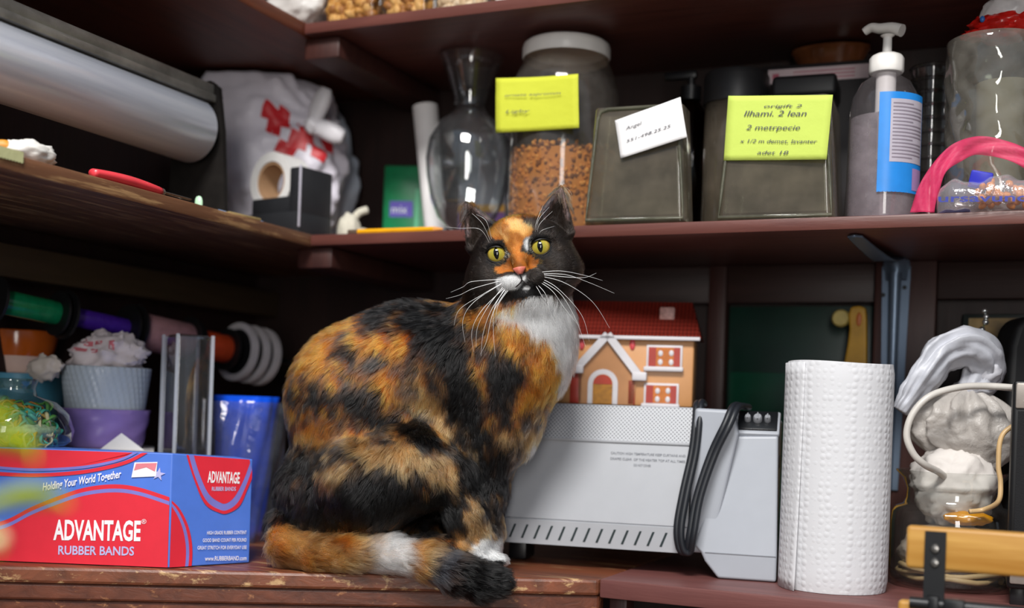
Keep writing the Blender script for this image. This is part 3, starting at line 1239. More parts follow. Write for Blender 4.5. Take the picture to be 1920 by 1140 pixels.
zc = HZ - .062
WL = [((-24, -40), [(905, 552), (862, 580), (851, 610)]), ((-28, -42), [(890, 565), (868, 600), (872, 642)]), ((-22, -46), [(905, 580), (885, 620), (888, 660)]),
      ((-30, -46), [(915, 575), (895, 615), (893, 652)]), ((-26, -50), [(922, 580), (906, 625), (902, 668)]), ((-30, -52), [(928, 575), (925, 620), (929, 672)]),
      ((-34, -40), [(890, 540), (862, 553), (836, 560)]), ((-36, -38), [(885, 528), (868, 538), (845, 548)]), ((-22, -54), [(935, 570), (930, 600), (938, 625)]),
      ((-27, -55), [(925, 585), (912, 640), (900, 665)])]
WR = [((26, -36), [(1050, 508), (1095, 516), (1130, 526)]), ((28, -38), [(1060, 515), (1105, 530), (1152, 550)]), ((30, -42), [(1058, 530), (1110, 565), (1143, 615)]),
      ((28, -44), [(1045, 540), (1090, 590), (1105, 640)]), ((24, -48), [(1035, 545), (1060, 580), (1085, 610)]), ((20, -50), [(1022, 550), (1030, 580), (1040, 605)]),
      ((18, -48), [(1012, 548), (1022, 570), (1026, 585)]), ((32, -40), [(1070, 520), (1098, 520), (1118, 512)]), ((26, -46), [(1050, 550), (1080, 600), (1098, 650)])]
for (a, b), pts in WL + WR:
    n = len(pts)
    whisker(hp(a, b, 78), [(px, py, zc + .008 * (i + 1)) for i, (px, py) in enumerate(pts)])
for (a, b), pts in (((-48, 34), [(905, 420), (885, 400)]), ((-50, 30), [(900, 430), (862, 428), (835, 425)]), ((-46, 36), [(912, 415), (893, 402)]),
                    ((34, 34), [(1005, 420), (1018, 385)]), ((38, 35), [(1012, 420), (1036, 396)]), ((36, 36), [(1010, 412), (1030, 388)]), ((40, 32), [(1016, 432), (1040, 424)])):
    whisker(hp(a, b, 58), [(px, py, zc + .01 * (i + 1)) for i, (px, py) in enumerate(pts)], .00024)
for root, pts in ((hp(-92, 108, -6), [(860, 400), (862, 420)]),):
    pass
# ------------------------------------------------------------------ things on the middle shelf (back wall)
def zat(px, py, Y):
    return on(1, Y, px, py).z


def base(px, Y, z=None):
    """Foot point on the middle shelf under pixel column px, and metres per pixel there."""
    p = on(1, Y, px, 420)
    p = Vector((p.x, p.y, SM1 if z is None else z))
    return p, depth(p) / FPX


FACE = math.atan2(RT0.y, RT0.x)                       # yaw that turns a thing square to the viewer
dY = lambda a: FACE + R(a)


def note_sheet(name, label, corners, col, lines, curl=0.0, cat_='note'):
    """A sheet of paper from its four corners (tl, tr, br, bl, world), with handwriting on it."""
    tl, tr, br, bl = (Vector(c) for c in corners)
    c = (tl + tr + br + bl) / 4
    n = ((tr - tl).cross(tl - bl)).normalized()
    if n.dot(FWD) > 0:
        n = -n
    root = thing(name, label, cat_, c)
    def fn(u, v):
        p = tl.lerp(tr, u).lerp(bl.lerp(br, u), v)
        return p - c + n * (curl * (4 * (u - .5) ** 2 * (1 - v * .6) - .6 * (v - .3) ** 2) + .0006 * fbm((u * 3, v * 3, c.x * 9)))
    m = MB()
    m.grid(fn, 14, 12)
    o = m.build('sheet', col, root, smooth=180)
    sm = o.modifiers.new('thick', 'SOLIDIFY')
    sm.thickness = .0004
    sm.offset = 0
    mb = MB()
    ux, uy = (tr - tl), (tl - bl)
    for s, u, v, w, h in lines:
        o_ = fn(u, v) + n * (.0012 + curl * .6)
        text_into(mb, s, o_, ux, uy, ux.length * w, uy.length * h, shear=.25, depth_=0)
    if lines:
        mb.build('handwriting', M['ink'], root)
    return root


# jar of kibble with a white lid
p, s = base(1051, -.205)
H = zat(1058, 84, -.205) - SM1
t = thing('storage_jar', 'big clear plastic jar of cat kibble with a white screw lid', 'jar', p)
r = 102 * s
neck = zat(1058, 118, -.205) - SM1
sh = zat(1051, 178, -.205) - SM1
prof = [(0, .001), (r * .9, .001), (r * .985, .008), (r, .02), (r, sh - .012), (r * .985, sh), (r * .93, sh + (neck - sh) * .45), (r * .8, neck - .004), (r * .77, neck + .004), (r * .77, H - .012)]
m = MB(); m.lathe(prof, 64)
m.build('body', glass('jar_plastic', '#dedad6', '#5d5753', dirt_haze=.16, haze='#9a938c', rough=.06), t, smooth=50)
m = MB()
m.lathe([(0, H), (r * .74, H), (r * .79, H - .003), (r * .805, H - .008), (r * .805, neck + .006), (r * .79, neck + .003)], 72, mod=lambda rr, z, a: rr * (1 + (.006 * (math.sin(a * 60) > 0) if rr > r * .8 else 0)))
m.build('lid', M['white_pl'], t)
kh = zat(1051, 287, -.205) - SM1
m = MB()
kr = r * .972
random.seed(4)
m.lathe([(0, .003), (kr * .93, .003), (kr * .955, .012), (kr * .955, kh - .006), (0, kh - .004)], 40)
for i in range(1300):
    if i < 1050:
        a, z, rr = random.uniform(0, 6.283), random.uniform(.008, kh), kr * .955
    else:
        a, rr, z = random.uniform(0, 6.283), kr * .95 * math.sqrt(random.random()), kh + random.uniform(-.003, .004)
    m.M = T(rr * math.cos(a), rr * math.sin(a), z, random.uniform(0, 6), random.uniform(0, 6), random.uniform(0, 6))
    q = random.uniform(.0028, .0042)
    m.ball((0, 0, 0), (q, q, q * .6), 7, 5, random.choice((0, 0, 1, 2)))
m.M = Matrix.Identity(4)
o = m.build('kibble', [plain('kibble_a', '#c98435', .8), plain('kibble_b', '#dc9e4a', .8), plain('kibble_c', '#7d4a1e', .8)], None, loc=p, weld=False)
tag(o, 'brown kibble filling the lower part of the white lidded jar', 'pet food', kind='stuff')
# yellow note on the jar
front = -.205 - r - .004
def cpt(px, py, Y):
    return on(1, Y, px, py)
Mn1 = film('note_yellow', '#dde24a', .97, .7, .25, 60, .25, .2)
note_sheet('sticky_note', 'bright yellow note with faded handwriting stuck on the white lidded jar',
           (cpt(932, 148, front), cpt(1086, 140, front), cpt(1086, 240, front), cpt(930, 249, front)), Mn1,
           [('ornate aspromm', .12, .36, .68, .055), ('Ligby', .13, .66, .3, .06)], curl=.004)

# carafe shaped glass vase
Yv = -.172
p, s = base(874, Yv)
zv = lambda y: SM1 + (zat(878, y, Yv) - SM1) * min(1, (ST0 - .005 - SM1) / (zat(878, 80, Yv) - SM1))
pts = [(838, 422), (824, 405), (810, 370), (801, 320), (798, 285), (803, 248), (816, 218), (838, 198), (848, 186), (849, 176), (843, 150), (830, 110), (815, 82)]
prof = [(0, .004), (.03, .004)] + [((878 - x) * s, max(zv(y) - SM1, .004)) for x, y in pts]
rim = prof[-1]
prof += [(rim[0] - .0015, rim[1] + .0015), (rim[0] - .003, rim[1] - .001)] + [((878 - x) * s - .0025, max(zv(y) - SM1, .008)) for x, y in pts[::-1][1:]] + [(0, .009)]
m = MB(); m.lathe(prof, 72)
o = m.build('glass_vase', glass('vase_glass', '#f6f8f8', '#9aa2a8', refl=1.8, dirt_haze=.025, haze='#c8ccd0'), None, smooth=80, loc=p)  # slight pale haze mixed in to stand for reflected light on the rim
tag(o, 'round bellied clear glass carafe vase with a flared neck beside the jar', 'vase')

# rolled paper leaning behind the vase
a, b = at(822, 415, 1.86), at(797, 200, 1.88)
a.z = SM1 + .003
m = MB()
ax = (b - a).normalized()
q = ax.orthogonal().normalized(); w = ax.cross(q)
sec = []
for k in range(40):
    an = k / 39 * 4.6 * math.pi
    sec.append((an, .0195 + .0012 * k / 39))
L_ = (b - a).length
rows = [[Vector((0, 0, 0)) + ax * (L_ * j) + (q * math.cos(an) + w * math.sin(an)) * (rr * (.82 + .18 * j)) for an, rr in sec] for j in (0, .33, .66, 1)]
m.grid(lambda u, v: rows[round(v * 3)][round(u * 39)], 40, 4)
o = m.build('paper_roll', M['paper'], None, smooth=60, loc=a)
tag(o, 'white paper rolled into a tube leaning behind the carafe vase', 'paper')

# green card
p, s = base(760, -.055)
t = thing('seed_packet', 'green packet with a purple label and white lettering beside the paper tube', 'packet', p, dY(-6))
hh = zat(760, 312, -.055) - SM1
w = 42 * s
m = MB()
m.rbox(-w, -.006, 0, w * .98, .006, hh, .003)
m.build('packet_body', plain('packet_green', '#0f7d4c', .35, var=.15, scale=60), t)
m = MB(); m.box(-w * .7, -.0068, hh * .45, w * .35, -.0062, hh * .62)
m.build('label', plain('packet_purple', '#5a4bb0', .4), t)
m = MB()
text_into(m, 'mix', (-w * .6, -.0072, hh * .49), (1, 0, 0), (0, 0, 1), w * .7, hh * .09, depth_=0)
m.build('label_lettering', plain('packet_white2', '#dfe6e2', .5), t)
m = MB()
text_into(m, 'green', (-w * .75, -.0072, hh * .08), (1, 0, 0), (0, 0, 1), w * 1.1, hh * .1, bold=.01, depth_=0)
m.build('lettering', plain('packet_white', '#dfe6e2', .5), t)
m = MB(); m.box(w * .45, -.0066, .004, w * .6, -.0062, hh * .75)
m.build('stripe', plain('packet_pale', '#5fb98c', .4), t)
# grey and purple box behind the carafe
p, s = base(902, -.07)
t = thing('carton', 'grey and purple carton standing behind the carafe vase', 'box', p, dY(-14))
hh = zat(902, 250, -.07) - SM1
w = 46 * s
m = MB(); m.rbox(-w, 0, 0, w, .045, hh, .001)
m.build('carton_body', plain('carton_grey', '#8f8c96', .6), t)
m = MB(); m.box(-w + .001, -.0006, .002, w - .001, 0.0, hh * .36)
m.build('purple_panel', plain('carton_purple', '#6b3f7c', .5), t)
m = MB(); m.box(-w + .001, -.0008, hh * .36, w - .001, 0.0, hh * .42)
m.build('orange_stripe', plain('carton_orange', '#c08a2a', .5), t)
# pencil on the front edge
a, b = cpt(838, 428, -.312), cpt(672, 429, -.312)
t = thing('pencil', 'yellow pencil lying along the front edge of the middle shelf', 'pencil', (b.x, b.y, SM1 + .0045), 0)
Lp = a.x - b.x
k = 6
hexs = [(.0042 * math.cos(i * math.pi / 3), .0042 * math.sin(i * math.pi / 3)) for i in range(6)]
m = MB(); m.prism(hexs, 0, Lp * .86, plane='yz')
m.build('shaft', plain('pencil_yellow', '#e8a312', .35), t)
m = MB(); m.M = T(Lp * .86, 0, 0, 0, math.pi / 2, 0); m.lathe([(0, 0), (.0041, 0), (.0012, Lp * .10)], 12)
m.build('wood_tip', plain('pencil_wood', '#d9913c', .6), t)
m = MB(); m.M = T(Lp * .96, 0, 0, 0, math.pi / 2, 0); m.lathe([(0, 0), (.0012, 0), (.0002, .006)], 10)
m.build('lead', M['ink'], t)
m = MB(); m.M = T(-.016, 0, 0, 0, math.pi / 2, 0); m.lathe([(0, 0), (.004, 0), (.004, .016), (0, .016)], 14)
m.build('ferrule', plain('ferrule', '#7e6a5a', .4, .6), t)


# square glass vases
def square_vase(label, bl, br, tl, tr, Y, wr, dpt, yaw, mat):
    p, s = base((bl[0] + br[0]) / 2, Y)
    t = thing('square_vase', label, 'vase', p, yaw)
    h = zat((tl[0] + tr[0]) / 2, (tl[1] + tr[1]) / 2, Y) - SM1
    wb, wt = (br[0] - bl[0]) * s / 2, (tr[0] - tl[0]) * s / 2
    def ring(z, ins):
        f = z / h
        w_ = wb + (wt - wb) * f - ins
        d0, d1 = ins, dpt - ins
        b_ = .010 - ins * .6
        out = []
        for cx, cy, a0 in ((w_ - b_, d1 - b_, 0), (-w_ + b_, d1 - b_, 90), (-w_ + b_, d0 + b_, 180), (w_ - b_, d0 + b_, 270)):
            for kk in range(5):
                an = R(a0 + kk * 22.5)
                out.append((cx + b_ * math.cos(an), cy + b_ * math.sin(an), z))
        return out
    rings = [ring(.0, .004), ring(.003, .0), ring(h * .5, 0), ring(h - .002, 0), ring(h, .0015), ring(h - .001, .0035), ring(h * .5, .0042), ring(.012, .005), ring(.010, .012)]
    m = MB()
    n = 20
    for rg in rings:
        m.v += [Vector(q) for q in rg]
    for i in range(len(rings) - 1):
        for k_ in range(n):
            k2 = (k_ + 1) % n
            m.f.append([i * n + k_, i * n + k2, (i + 1) * n + k2, (i + 1) * n + k_])
    m.f.append(list(range(n))[::-1])
    m.f.append([(len(rings) - 1) * n + k_ for k_ in range(n)])
    m.mi = [0] * len(m.f)
    m.build('glass_body', mat, t, smooth=50)
    # thick rounded front edge bead
    w0, w1 = wb - .004, wt - .006
    path = [(-w0, -.0005, .006)] + [(-w0 + (w0 - w1) * f, -.0005, .006 + (h - .022) * f) for f in (.25, .5, .75, 1)]
    top = [(-w1 + .004, -.0005, h - .006), (-w1 + .014, -.0005, h - .003), (w1 - .014, -.0005, h - .003), (w1 - .004, -.0005, h - .006)]
    path = path + top + [(-x_, y_, z_) for x_, y_, z_ in path[::-1]]
    m = MB(); m.tube(path, .0022, 8, closed=True)
    m.build('rim_bead', glass('glass_edge', '#aab5a8', '#454f42', rough=.05, dirt_haze=.22, haze='#b9b49c'), t, smooth=80)
    return t, h, p


gm = glass('dusty_glass', '#d6d8ce', '#6a7068', dirt_haze=.19, haze='#a89a88', rough=.05)
square_vase('square clear glass vase with a white card, under the jar\'s right side', (1088, 420), (1288, 415), (1108, 205), (1280, 190), -.327, 1, .049, R(3), gm)
square_vase('square clear glass vase with a yellow green note on it', (1340, 412), (1562, 406), (1368, 182), (1560, 178), -.312, 1, .115, R(3), gm)
fy = -.329
note_sheet('note_card', 'tilted white card with handwriting on the square glass vase', (cpt(1153, 226, fy - .004), cpt(1276, 182, fy - .004), cpt(1288, 257, fy - .004), cpt(1164, 297, fy - .004)),
           M['paper'], [('Angel', .14, .34, .25, .09), ('551-498.25.25', .12, .66, .68, .08)], curl=0, cat_='card')
Mn2 = film('note_green', '#d2e46c', .98, .7, .15, 60, .2, .2)
note_sheet('sticky_note', 'yellow green note with five lines of handwriting on the right square vase', (cpt(1366, 180, -.318), cpt(1562, 178, -.318), cpt(1550, 299, -.318), cpt(1357, 301, -.318)),
           Mn2, [('origift 2', .36, .19, .36, .05), ('Ilhami. 2 lean', .17, .32, .6, .09), ('2 metrpecie', .2, .53, .52, .08), ('x 1/2 m demet, lavanter', .15, .73, .74, .06), ('adet 18', .33, .91, .3, .06)], curl=.001)

# second row: pump bottle, black lidded jars, boxed stack with a brown pot
p, s = base(1287, -.10)
t = thing('pump_bottle', 'dark pump bottle hidden behind the two square vases', 'bottle', p)
hz = zat(1287, 190, -.10) - SM1
m = MB(); m.lathe([(0, 0), (.024, 0), (.025, .004), (.025, hz - .02), (.012, hz)], 28)
m.build('bottle_body', glass('amber_bottle', '#8a5a1c', '#3a2208', rough=.08), t)
m = MB(); m.lathe([(0, hz), (.015, hz), (.015, hz + .02), (.006, hz + .022), (.006, hz + .042), (0, hz + .042)], 24); m.rbox(-.04, -.006, hz + .032, .008, .006, hz + .044, .003)
m.build('pump_head', M['black_pl'], t)
p, s = base(1372, -.135)
t = thing('lidded_jar', 'clear jar with a round black lid behind the yellow green note', 'jar', p)
hz = zat(1376, 196, -.13) - SM1
ht = zat(1376, 142, -.13) - SM1
r = 60 * s
m = MB(); m.lathe([(0, .001), (r * .92, .001), (r * .95, .01), (r * .95, hz), (r * .9, hz + .004)], 48)
m.build('jar_body', gm, t)
m = MB(); m.lathe([(r, hz - .004), (r * 1.02, hz), (r * 1.02, ht - .008), (r * .95, ht - .001), (r * .7, ht), (0, ht)], 56)
m.build('lid', plain('lid_black', '#232325', .45), t)
p, s = base(1504, -.122)
t = thing('food_container', 'clear container with a flat black rectangular lid behind the yellow green note', 'container', p, R(4))
hz, ht = zat(1500, 186, -.14) - SM1, zat(1500, 147, -.14) - SM1
w = 58 * s
m = MB(); m.rbox(-w * .94, -.034, 0, w * .94, .034, hz, .006)
m.build('container_body', gm, t)
m = MB(); m.rbox(-w, -.038, hz, w, .038, ht, .006, 3)
m.build('lid', plain('lid_black2', '#1c1c1e', .5), t)
p, s = base(1525, -.045)
t = thing('flat_carton', 'dark carton with a white and pink striped label under the brown pot', 'box', p, R(3))
hz = zat(1525, 132, -.045) - SM1
w = 100 * s
m = MB(); m.rbox(-w, -.035, 0, w, .04, hz, .002)
m.build('carton_body', plain('carton_black', '#191518', .5), t)
m = MB(); m.box(-w * .86, -.0358, hz - .026, w * .95, -.0353, hz - .006)
m.build('label', plain('label_white', '#cdb9bd', .5), t)
m = MB()
for kz in (.011, .016, .021):
    m.box(-w * .4, -.0363, hz - kz - .0012, w * .7, -.0359, hz - kz)
m.box(-w * .78, -.0363, hz - .02, -w * .66, -.0359, hz - .012)
m.build('label_stripes', plain('label_pink', '#b5566a', .5), t)
pz = p.z + hz
s2 = s
hp_ = min(zat(1556, 58, -.045), ST0 - .004) - pz
r = 80 * s
m = MB()
m.lathe([(0, 0), (r * .78, 0), (r * .84, .006), (r * .97, hp_ * .75), (r * 1.0, hp_ * .8), (r * 1.0, hp_), (r * .95, hp_), (r * .93, hp_ * .8), (r * .8, .01), (0, .01)], 56)
o = m.build('flower_pot', plain('glazed_brown', '#653a20', .12, var=.3, scale=30), None, loc=(on(1, -.05, 1556, 130).x, -.05, pz + .0008))
o.scale = (.9, .5, 1)
tag(o, 'glossy dark brown glazed pot on top of the striped carton', 'pot')

# hand sanitizer pump bottle
Ys = -.225
p, s = base(1652, Ys)
t = thing('sanitizer_bottle', 'clear hand sanitizer bottle with a white pump and blue label', 'bottle', p, R(-12))
z_ = lambda py: zat(1652, py, Ys) - SM1
r = 66 * s
m = MB(); m.lathe([(0, .004), (r * .8, .002), (r * .97, .004), (r * 1.04, .012), (r * 1.0, .05), (r * .97, z_(215)), (r * .9, z_(185)), (r * .68, z_(158)), (r * .42, z_(146)), (r * .40, z_(132))], 56)
m.build('bottle_body', glass('bottle_plastic', '#eceaec', '#6f6a70', dirt_haze=.10, haze='#b5adb0', rough=.05), t, smooth=60)
m = MB(); m.lathe([(0, .006), (r * .9, .006), (r * .95, .012), (r * .93, z_(225)), (0, z_(224))], 48)
m.build('gel', glass('gel', '#e6e0e4', '#a8a0a6', dirt_haze=.45, haze='#cfc6ca', refl=.2), t)
m = MB()
m.lathe([(0, z_(139)), (r * .45, z_(139)), (r * .47, z_(136)), (r * .47, z_(112)), (r * .42, z_(107)), (r * .3, z_(103)), (r * .13, z_(102)), (r * .12, z_(72)), (r * .2, z_(68)), (0, z_(66))], 40,
        mod=lambda rr, z, a: rr * (1 + (.02 * (math.sin(a * 28) > 0) if rr > r * .45 else 0)))
m.build('pump_collar', M['white_pl'], t)
m = MB()
hh = z_(60)
pth = spline([(.018, 0, hh - .002), (.006, 0, hh + .003), (-.010, 0, hh + .005), (-.021, 0, hh + .008), (-.030, 0, hh + .004)], 6)
m.tube(pth, [.006 + .0035 * (1 - i / (len(pth) - 1)) for i in range(len(pth))], 16, flat=(.8, 1.1))
m.build('pump_head', M['white_pl'], t)
m = MB(); m.lathe([(0, z_(300)), (r * .2, z_(300)), (r * .2, z_(215)), (r * .28, z_(213)), (r * .28, z_(140)), (0, z_(140))], 24)
m.tube([(0, 0, z_(300)), (0, 0, .012)], r * .07, 10)
m.build('dip_tube', M['white_pl'], t)
m = MB()
an0, an1 = R(-80), R(8)
def lab(u, v, k=1.012, z0=z_(372), z1=z_(190)):
    an = an0 + (an1 - an0) * u
    z = z0 + (z1 - z0) * v
    return (r * k * math.cos(an), r * k * math.sin(an), z)
m.grid(lambda u, v: lab(u, v), 14, 6)
m.build('label', plain('label_blue', '#1b7fd0', .35), t)
m = MB()
m.grid(lambda u, v: lab(.2 + u * .75, .3 + .63 * v, 1.02), 12, 4)
m.build('label_panel', plain('label_grey', '#a9a3ae', .5), t)
m = MB()
for i in range(16):
    v0 = .34 + i * .036
    m.grid(lambda u, v: lab(.24 + u * (.66 if i % 5 else .4), v0 + .012 * v, 1.027), 12, 2)
m.build('label_print', plain('label_ink', '#7d7480', .6), t)
m = MB()
m.grid(lambda u, v: lab(.66 + u * .3, .03 + .22 * v, 1.02), 6, 3)
m.build('label_badge', plain('label_rose', '#9a7aa8', .5), t)

# stack of clear ribbed cups behind the sanitizer
p, s = base(1738, -.12)
hz = zat(1738, 128, -.12) - SM1
nC = 11
st = hz / (nC + 2.2)
gcup = glass('cup_plastic', '#c9c9cc', '#4a4a50', dirt_haze=.05, refl=1.6)
c0 = None
for i in range(nC):
    if c0 is None:
        m = MB()
        r = 40 * s
        m.lathe([(0, .002), (r * .72, 0), (r * .93, st * 2.9), (r * 1.0, st * 2.95), (r * 1.04, st * 3.1), (r * 1.0, st * 3.2), (r * .92, st * 3.15)], 36)
        o = c0 = m.build('plastic_cup', gcup, None, loc=p)
    else:
        o = c0.copy(); COL.objects.link(o)
        o.location = (p.x, p.y, p.z + st * i)
    tag(o, 'clear ribbed plastic cup in the tall nested stack right of the sanitizer bottle', 'cup', 'nested clear cups behind the sanitizer')

# big hammered glass vase at the right
Yg = -.215
p, s = base(1852, Yg)
hz = zat(1850, 82, Yg) - SM1
r = 84 * s
prof = [(0, .004), (r * .86, .002), (r * .9, .01), (r * .93, hz * .3), (r * 1.0, hz * .8), (r * 1.0, hz), (r * .975, hz + .001), (r * .965, hz * .8), (r * .9, hz * .3), (r * .85, .016), (0, .014)]
n_ = []
for (a, b) in zip(prof[:-1], prof[1:]):
    kN = max(1, int(abs(b[1] - a[1]) / .006))
    n_ += [(a[0] + (b[0] - a[0]) * i / kN, a[1] + (b[1] - a[1]) * i / kN) for i in range(kN)]
n_.append(prof[-1])
m = MB()
m.lathe(n_, 90, mod=lambda rr, z, a: rr * (1 + (.03 * math.sin(a * 9 + math.sin(z * 120) * 1.3) * math.sin(z * 95 + a * 2) if rr > r * .8 and .01 < z < hz - .006 else 0)))
o = m.build('hammered_vase', glass('hammered_glass', '#dcdfd9', '#7a807e', dirt_haze=.13, refl=1.6, haze='#c4bcb2'), None, smooth=70, loc=p)
tag(o, 'large wavy hammered glass vase under the red sweet wrapper', 'vase')
vt = Vector((p.x, p.y, p.z + hz))
m = MB(); m.lathe([(0, .016), (r * .5, .016), (r * .56, hz * .78), (r * .53, hz * .78), (r * .5, .05), (0, .05)], 40, mod=lambda rr, z, a: rr * (1 + .02 * math.sin(3 * a + z * 60)))
o = m.build('paper_cup', plain('cup_beige', '#b9aa9c', .8, var=.1), None, loc=p + Vector((.012, .006, 0)))
tag(o, 'beige paper cup standing inside the hammered glass vase', 'cup')
# crumpled red and white wrapper on its rim
t = thing('sweet_wrapper', 'crumpled red and white foil wrapper on top of the hammered vase', 'wrapper', vt + Vector((.012, 0, .002)))
def crum(d, f=3.0, a=.22, sd=0):
    return 1 + a * fbm((d.x * f + sd, d.y * f, d.z * f), 1, 4) + a * .6 * abs(fbm((d.x * f * 1.8, d.y * f * 1.8 + sd, d.z * f * 1.8)))
m = MB(); m.ball((0, 0, .016), (.038, .03, .018), 48, 28, fn=lambda d: crum(d, 3, .2, 2)); m.ball((-.03, -.012, .005), (.018, .014, .006), 32, 18, fn=lambda d: crum(d, 3, .3, 7))
m.build('red_foil', plain('foil_red', '#c81f18', .25, var=.2, scale=50), t, smooth=50)
m = MB(); m.ball((0.004, 0, .032), (.032, .026, .022), 48, 28, fn=lambda d: crum(d, 2.6, .12, 5))
m.build('white_foil', plain('foil_white', '#d8d4d4', .35, var=.1, scale=60), t, smooth=50)
m = MB(); m.ball((-.025, -.027, .020), (.003, .002, .004), 12, 8)
m.build('blue_dot', plain('foil_blue', '#2b66b0', .4), t)

# pink organza ribbon draped in front of the vase, and the snack bag
def rib(fn0, fn1, n=50, k=8):
    mb = MB()
    mb.grid(lambda u, v: fn0(u).lerp(fn1(u), v) + Vector((0, .002 * math.sin(v * 9 + u * 25), 0)), n, k)
    return mb
Yr = -.318
e0 = spline([cpt(1706, 398, Yr), cpt(1722, 352, Yr), cpt(1745, 312, Yr), cpt(1790, 268, Yr + .01), cpt(1840, 256, Yr), cpt(1900, 268, Yr), cpt(1960, 300, Yr)], 10)
e1 = spline([cpt(1752, 398, Yr), cpt(1760, 360, Yr), cpt(1775, 322, Yr), cpt(1806, 300, Yr + .01), cpt(1842, 290, Yr), cpt(1900, 305, Yr), cpt(1960, 340, Yr)], 10)
pick_ = lambda e, u: e[min(int(u * (len(e) - 1)), len(e) - 1)].lerp(e[min(int(u * (len(e) - 1)) + 1, len(e) - 1)], (u * (len(e) - 1)) % 1)
m = rib(lambda u: pick_(e0, u), lambda u: pick_(e1, u))
bp = e0[0]
m.v = [q - Vector((bp.x, bp.y, SM1)) for q in m.v]
o = m.build('organza_ribbon', film('organza', '#fa4a82', .55, .5, .3, 90, .4), None, smooth=180, loc=(bp.x, bp.y, SM1))
o.modifiers.new('thick', 'SOLIDIFY').thickness = .0005
tag(o, 'wide sheer pink ribbon looped in front of the hammered vase', 'ribbon')

p, s = base(1862, -.316)
t = thing('snack_bag', 'clear bag of orange nuts with blue lettering at the shelf edge', 'snack bag', p, 0)
w, hz = 100 * s, (zat(1862, 335, -.316) - SM1)
def pil(u, v, k=1.0):
    x_ = -w + 2 * w * u
    f = max(0, (1 - (2 * u - 1) ** 4)) ** .5
    a = 2 * math.pi * v
    hh = hz * (.5 + .05 * math.sin(u * 14)) * (.55 + .45 * f)
    return Vector((x_, k * (.010 + .022 * f) * math.cos(a) * .8, hh * (1 + k * .98 * math.sin(a)) + .001 * math.sin(u * 40 + v * 6)))
m = MB(); m.grid(lambda v, u: pil(u, v), 28, 40, closeu=True)
m.build('film', glass('snack_film', '#f2eeee', '#a8a0a8', dirt_haze=.24, refl=1.5, bump=.5, bscale=120, haze='#eae6ee'), t, smooth=60)
m = MB(); m.grid(lambda u, v: pil(.0 + u * .30, .66 + .16 * v, 1.03), 8, 6)
m.build('printed_panel', plain('snack_blue', '#9aa0d8', .4, var=.25, scale=150), t, smooth=180)
m = MB()
c_ = pil(.25, .70, 1.0)
text_into(m, 'ursavunoD', (-w * .95, -.0285, hz * .25), (1, 0, -.03), (0, 0, 1), w * 1.9, hz * .24, bold=.015, depth_=0)
m.build('lettering', plain('snack_ink', '#23308f', .4), t)
m = MB()
m.M = T(-w * .25, -.004, hz * .9, .3, .2, .1)
m.rbox(-w * .2, -.003, -.008, w * .2, .003, .012, .002)
m.build('blue_flap', plain('snack_flap', '#2a2fae', .4), t)
random.seed(11)
nuts = None
pn = p
for i in range(60):
    u = random.uniform(.35, .93)
    a = random.uniform(0, 6.28)
    q = pil(u, a / 6.283, random.uniform(.2, .72))
    if nuts is None:
        mb = MB(); mb.ball((0, 0, 0), (.0052, .004, .0038), 12, 8, fn=lambda d: 1 + .12 * fbm(d, 2))
        nuts = o = mb.build('nut', plain('nut_orange', '#d98a2e', .5, var=.15), None)
    else:
        o = nuts.copy(); COL.objects.link(o)
    o.location = pn + q
    o.location.z = max(o.location.z, SM1 + .005)
    o.rotation_euler = (random.random() * 6, random.random() * 6, random.random() * 6)
    tag(o, 'small orange roasted nut inside the clear bag at the shelf edge', 'nut', 'roasted nuts in the clear snack bag')
# ------------------------------------------------------------------ left shelf: cellophane roll cutter, tape, bag, clutter
RX, RZ, RR = .215, 1.2, .0445
c_end = on(0, RX, 368, 248)
RZ = c_end.z
y1, y0 = c_end.y, -1.25
t = thing('roll_cutter', 'long roll of shiny clear cellophane in a metal cutter on the side shelf', 'roll cutter', (RX, y1, SM1))
rz = RZ - SM1
k = NT('cellophane')
nz = k.noise(k.coords((60, 3, 60)), 1, 4)
M['cello'] = k.done(k.bsdf(k.ramp(nz, [(.3, lin('#ccd2e2')), (.7, lin('#eef1fa'))]), .24, .22, k.bump(nz, .15, .002)))
m = MB(); m.M = T(0, -.004, rz, math.pi / 2); m.lathe([(0, 0), (RR * .35, 0), (RR * .35, .004), (RR * .97, .004), (RR, .006), (RR, y1 - y0), (0, y1 - y0)], 56)
m.build('film_roll', M['cello'], t)
M['steel_old'] = plain('old_steel', '#8f8c86', .38, .45, var=.3, scale=25)
m = MB(); m.rbox(-.008, y0 - y1, rz + .050, .026, .004, rz + .066, .002); m.rbox(.012, y0 - y1, rz + .040, .030, .004, rz + .051, .002)
m.build('cutter_bar', M['steel_old'], t)
m = MB()
m.prism([(-.055, .002), (.055, .002), (.05, .02), (.042, rz), (.032, rz + .062), (.018, rz + .072), (-.01, rz + .07), (-.045, rz), (-.05, .02)], 0.004, .012, plane='xz')
m.build('end_plate', plain('plate_black', '#221f1d', .5, .4, var=.3), t)
m = MB(); m.M = T(0, -.006, rz, math.pi / 2); m.lathe([(0, -.014), (.009, -.014), (.009, .0)], 20)
m.build('axle', M['steel_old'], t)
m = MB(); m.prism([(-.055, .002), (.055, .002), (.042, rz), (.03, rz + .07), (-.03, rz + .07), (-.045, rz)], y0 - y1 - .012, y0 - y1 - .004, plane='xz')
m.build('end_plate', plain('plate_black', '#221f1d', .5, .4, var=.3), t)

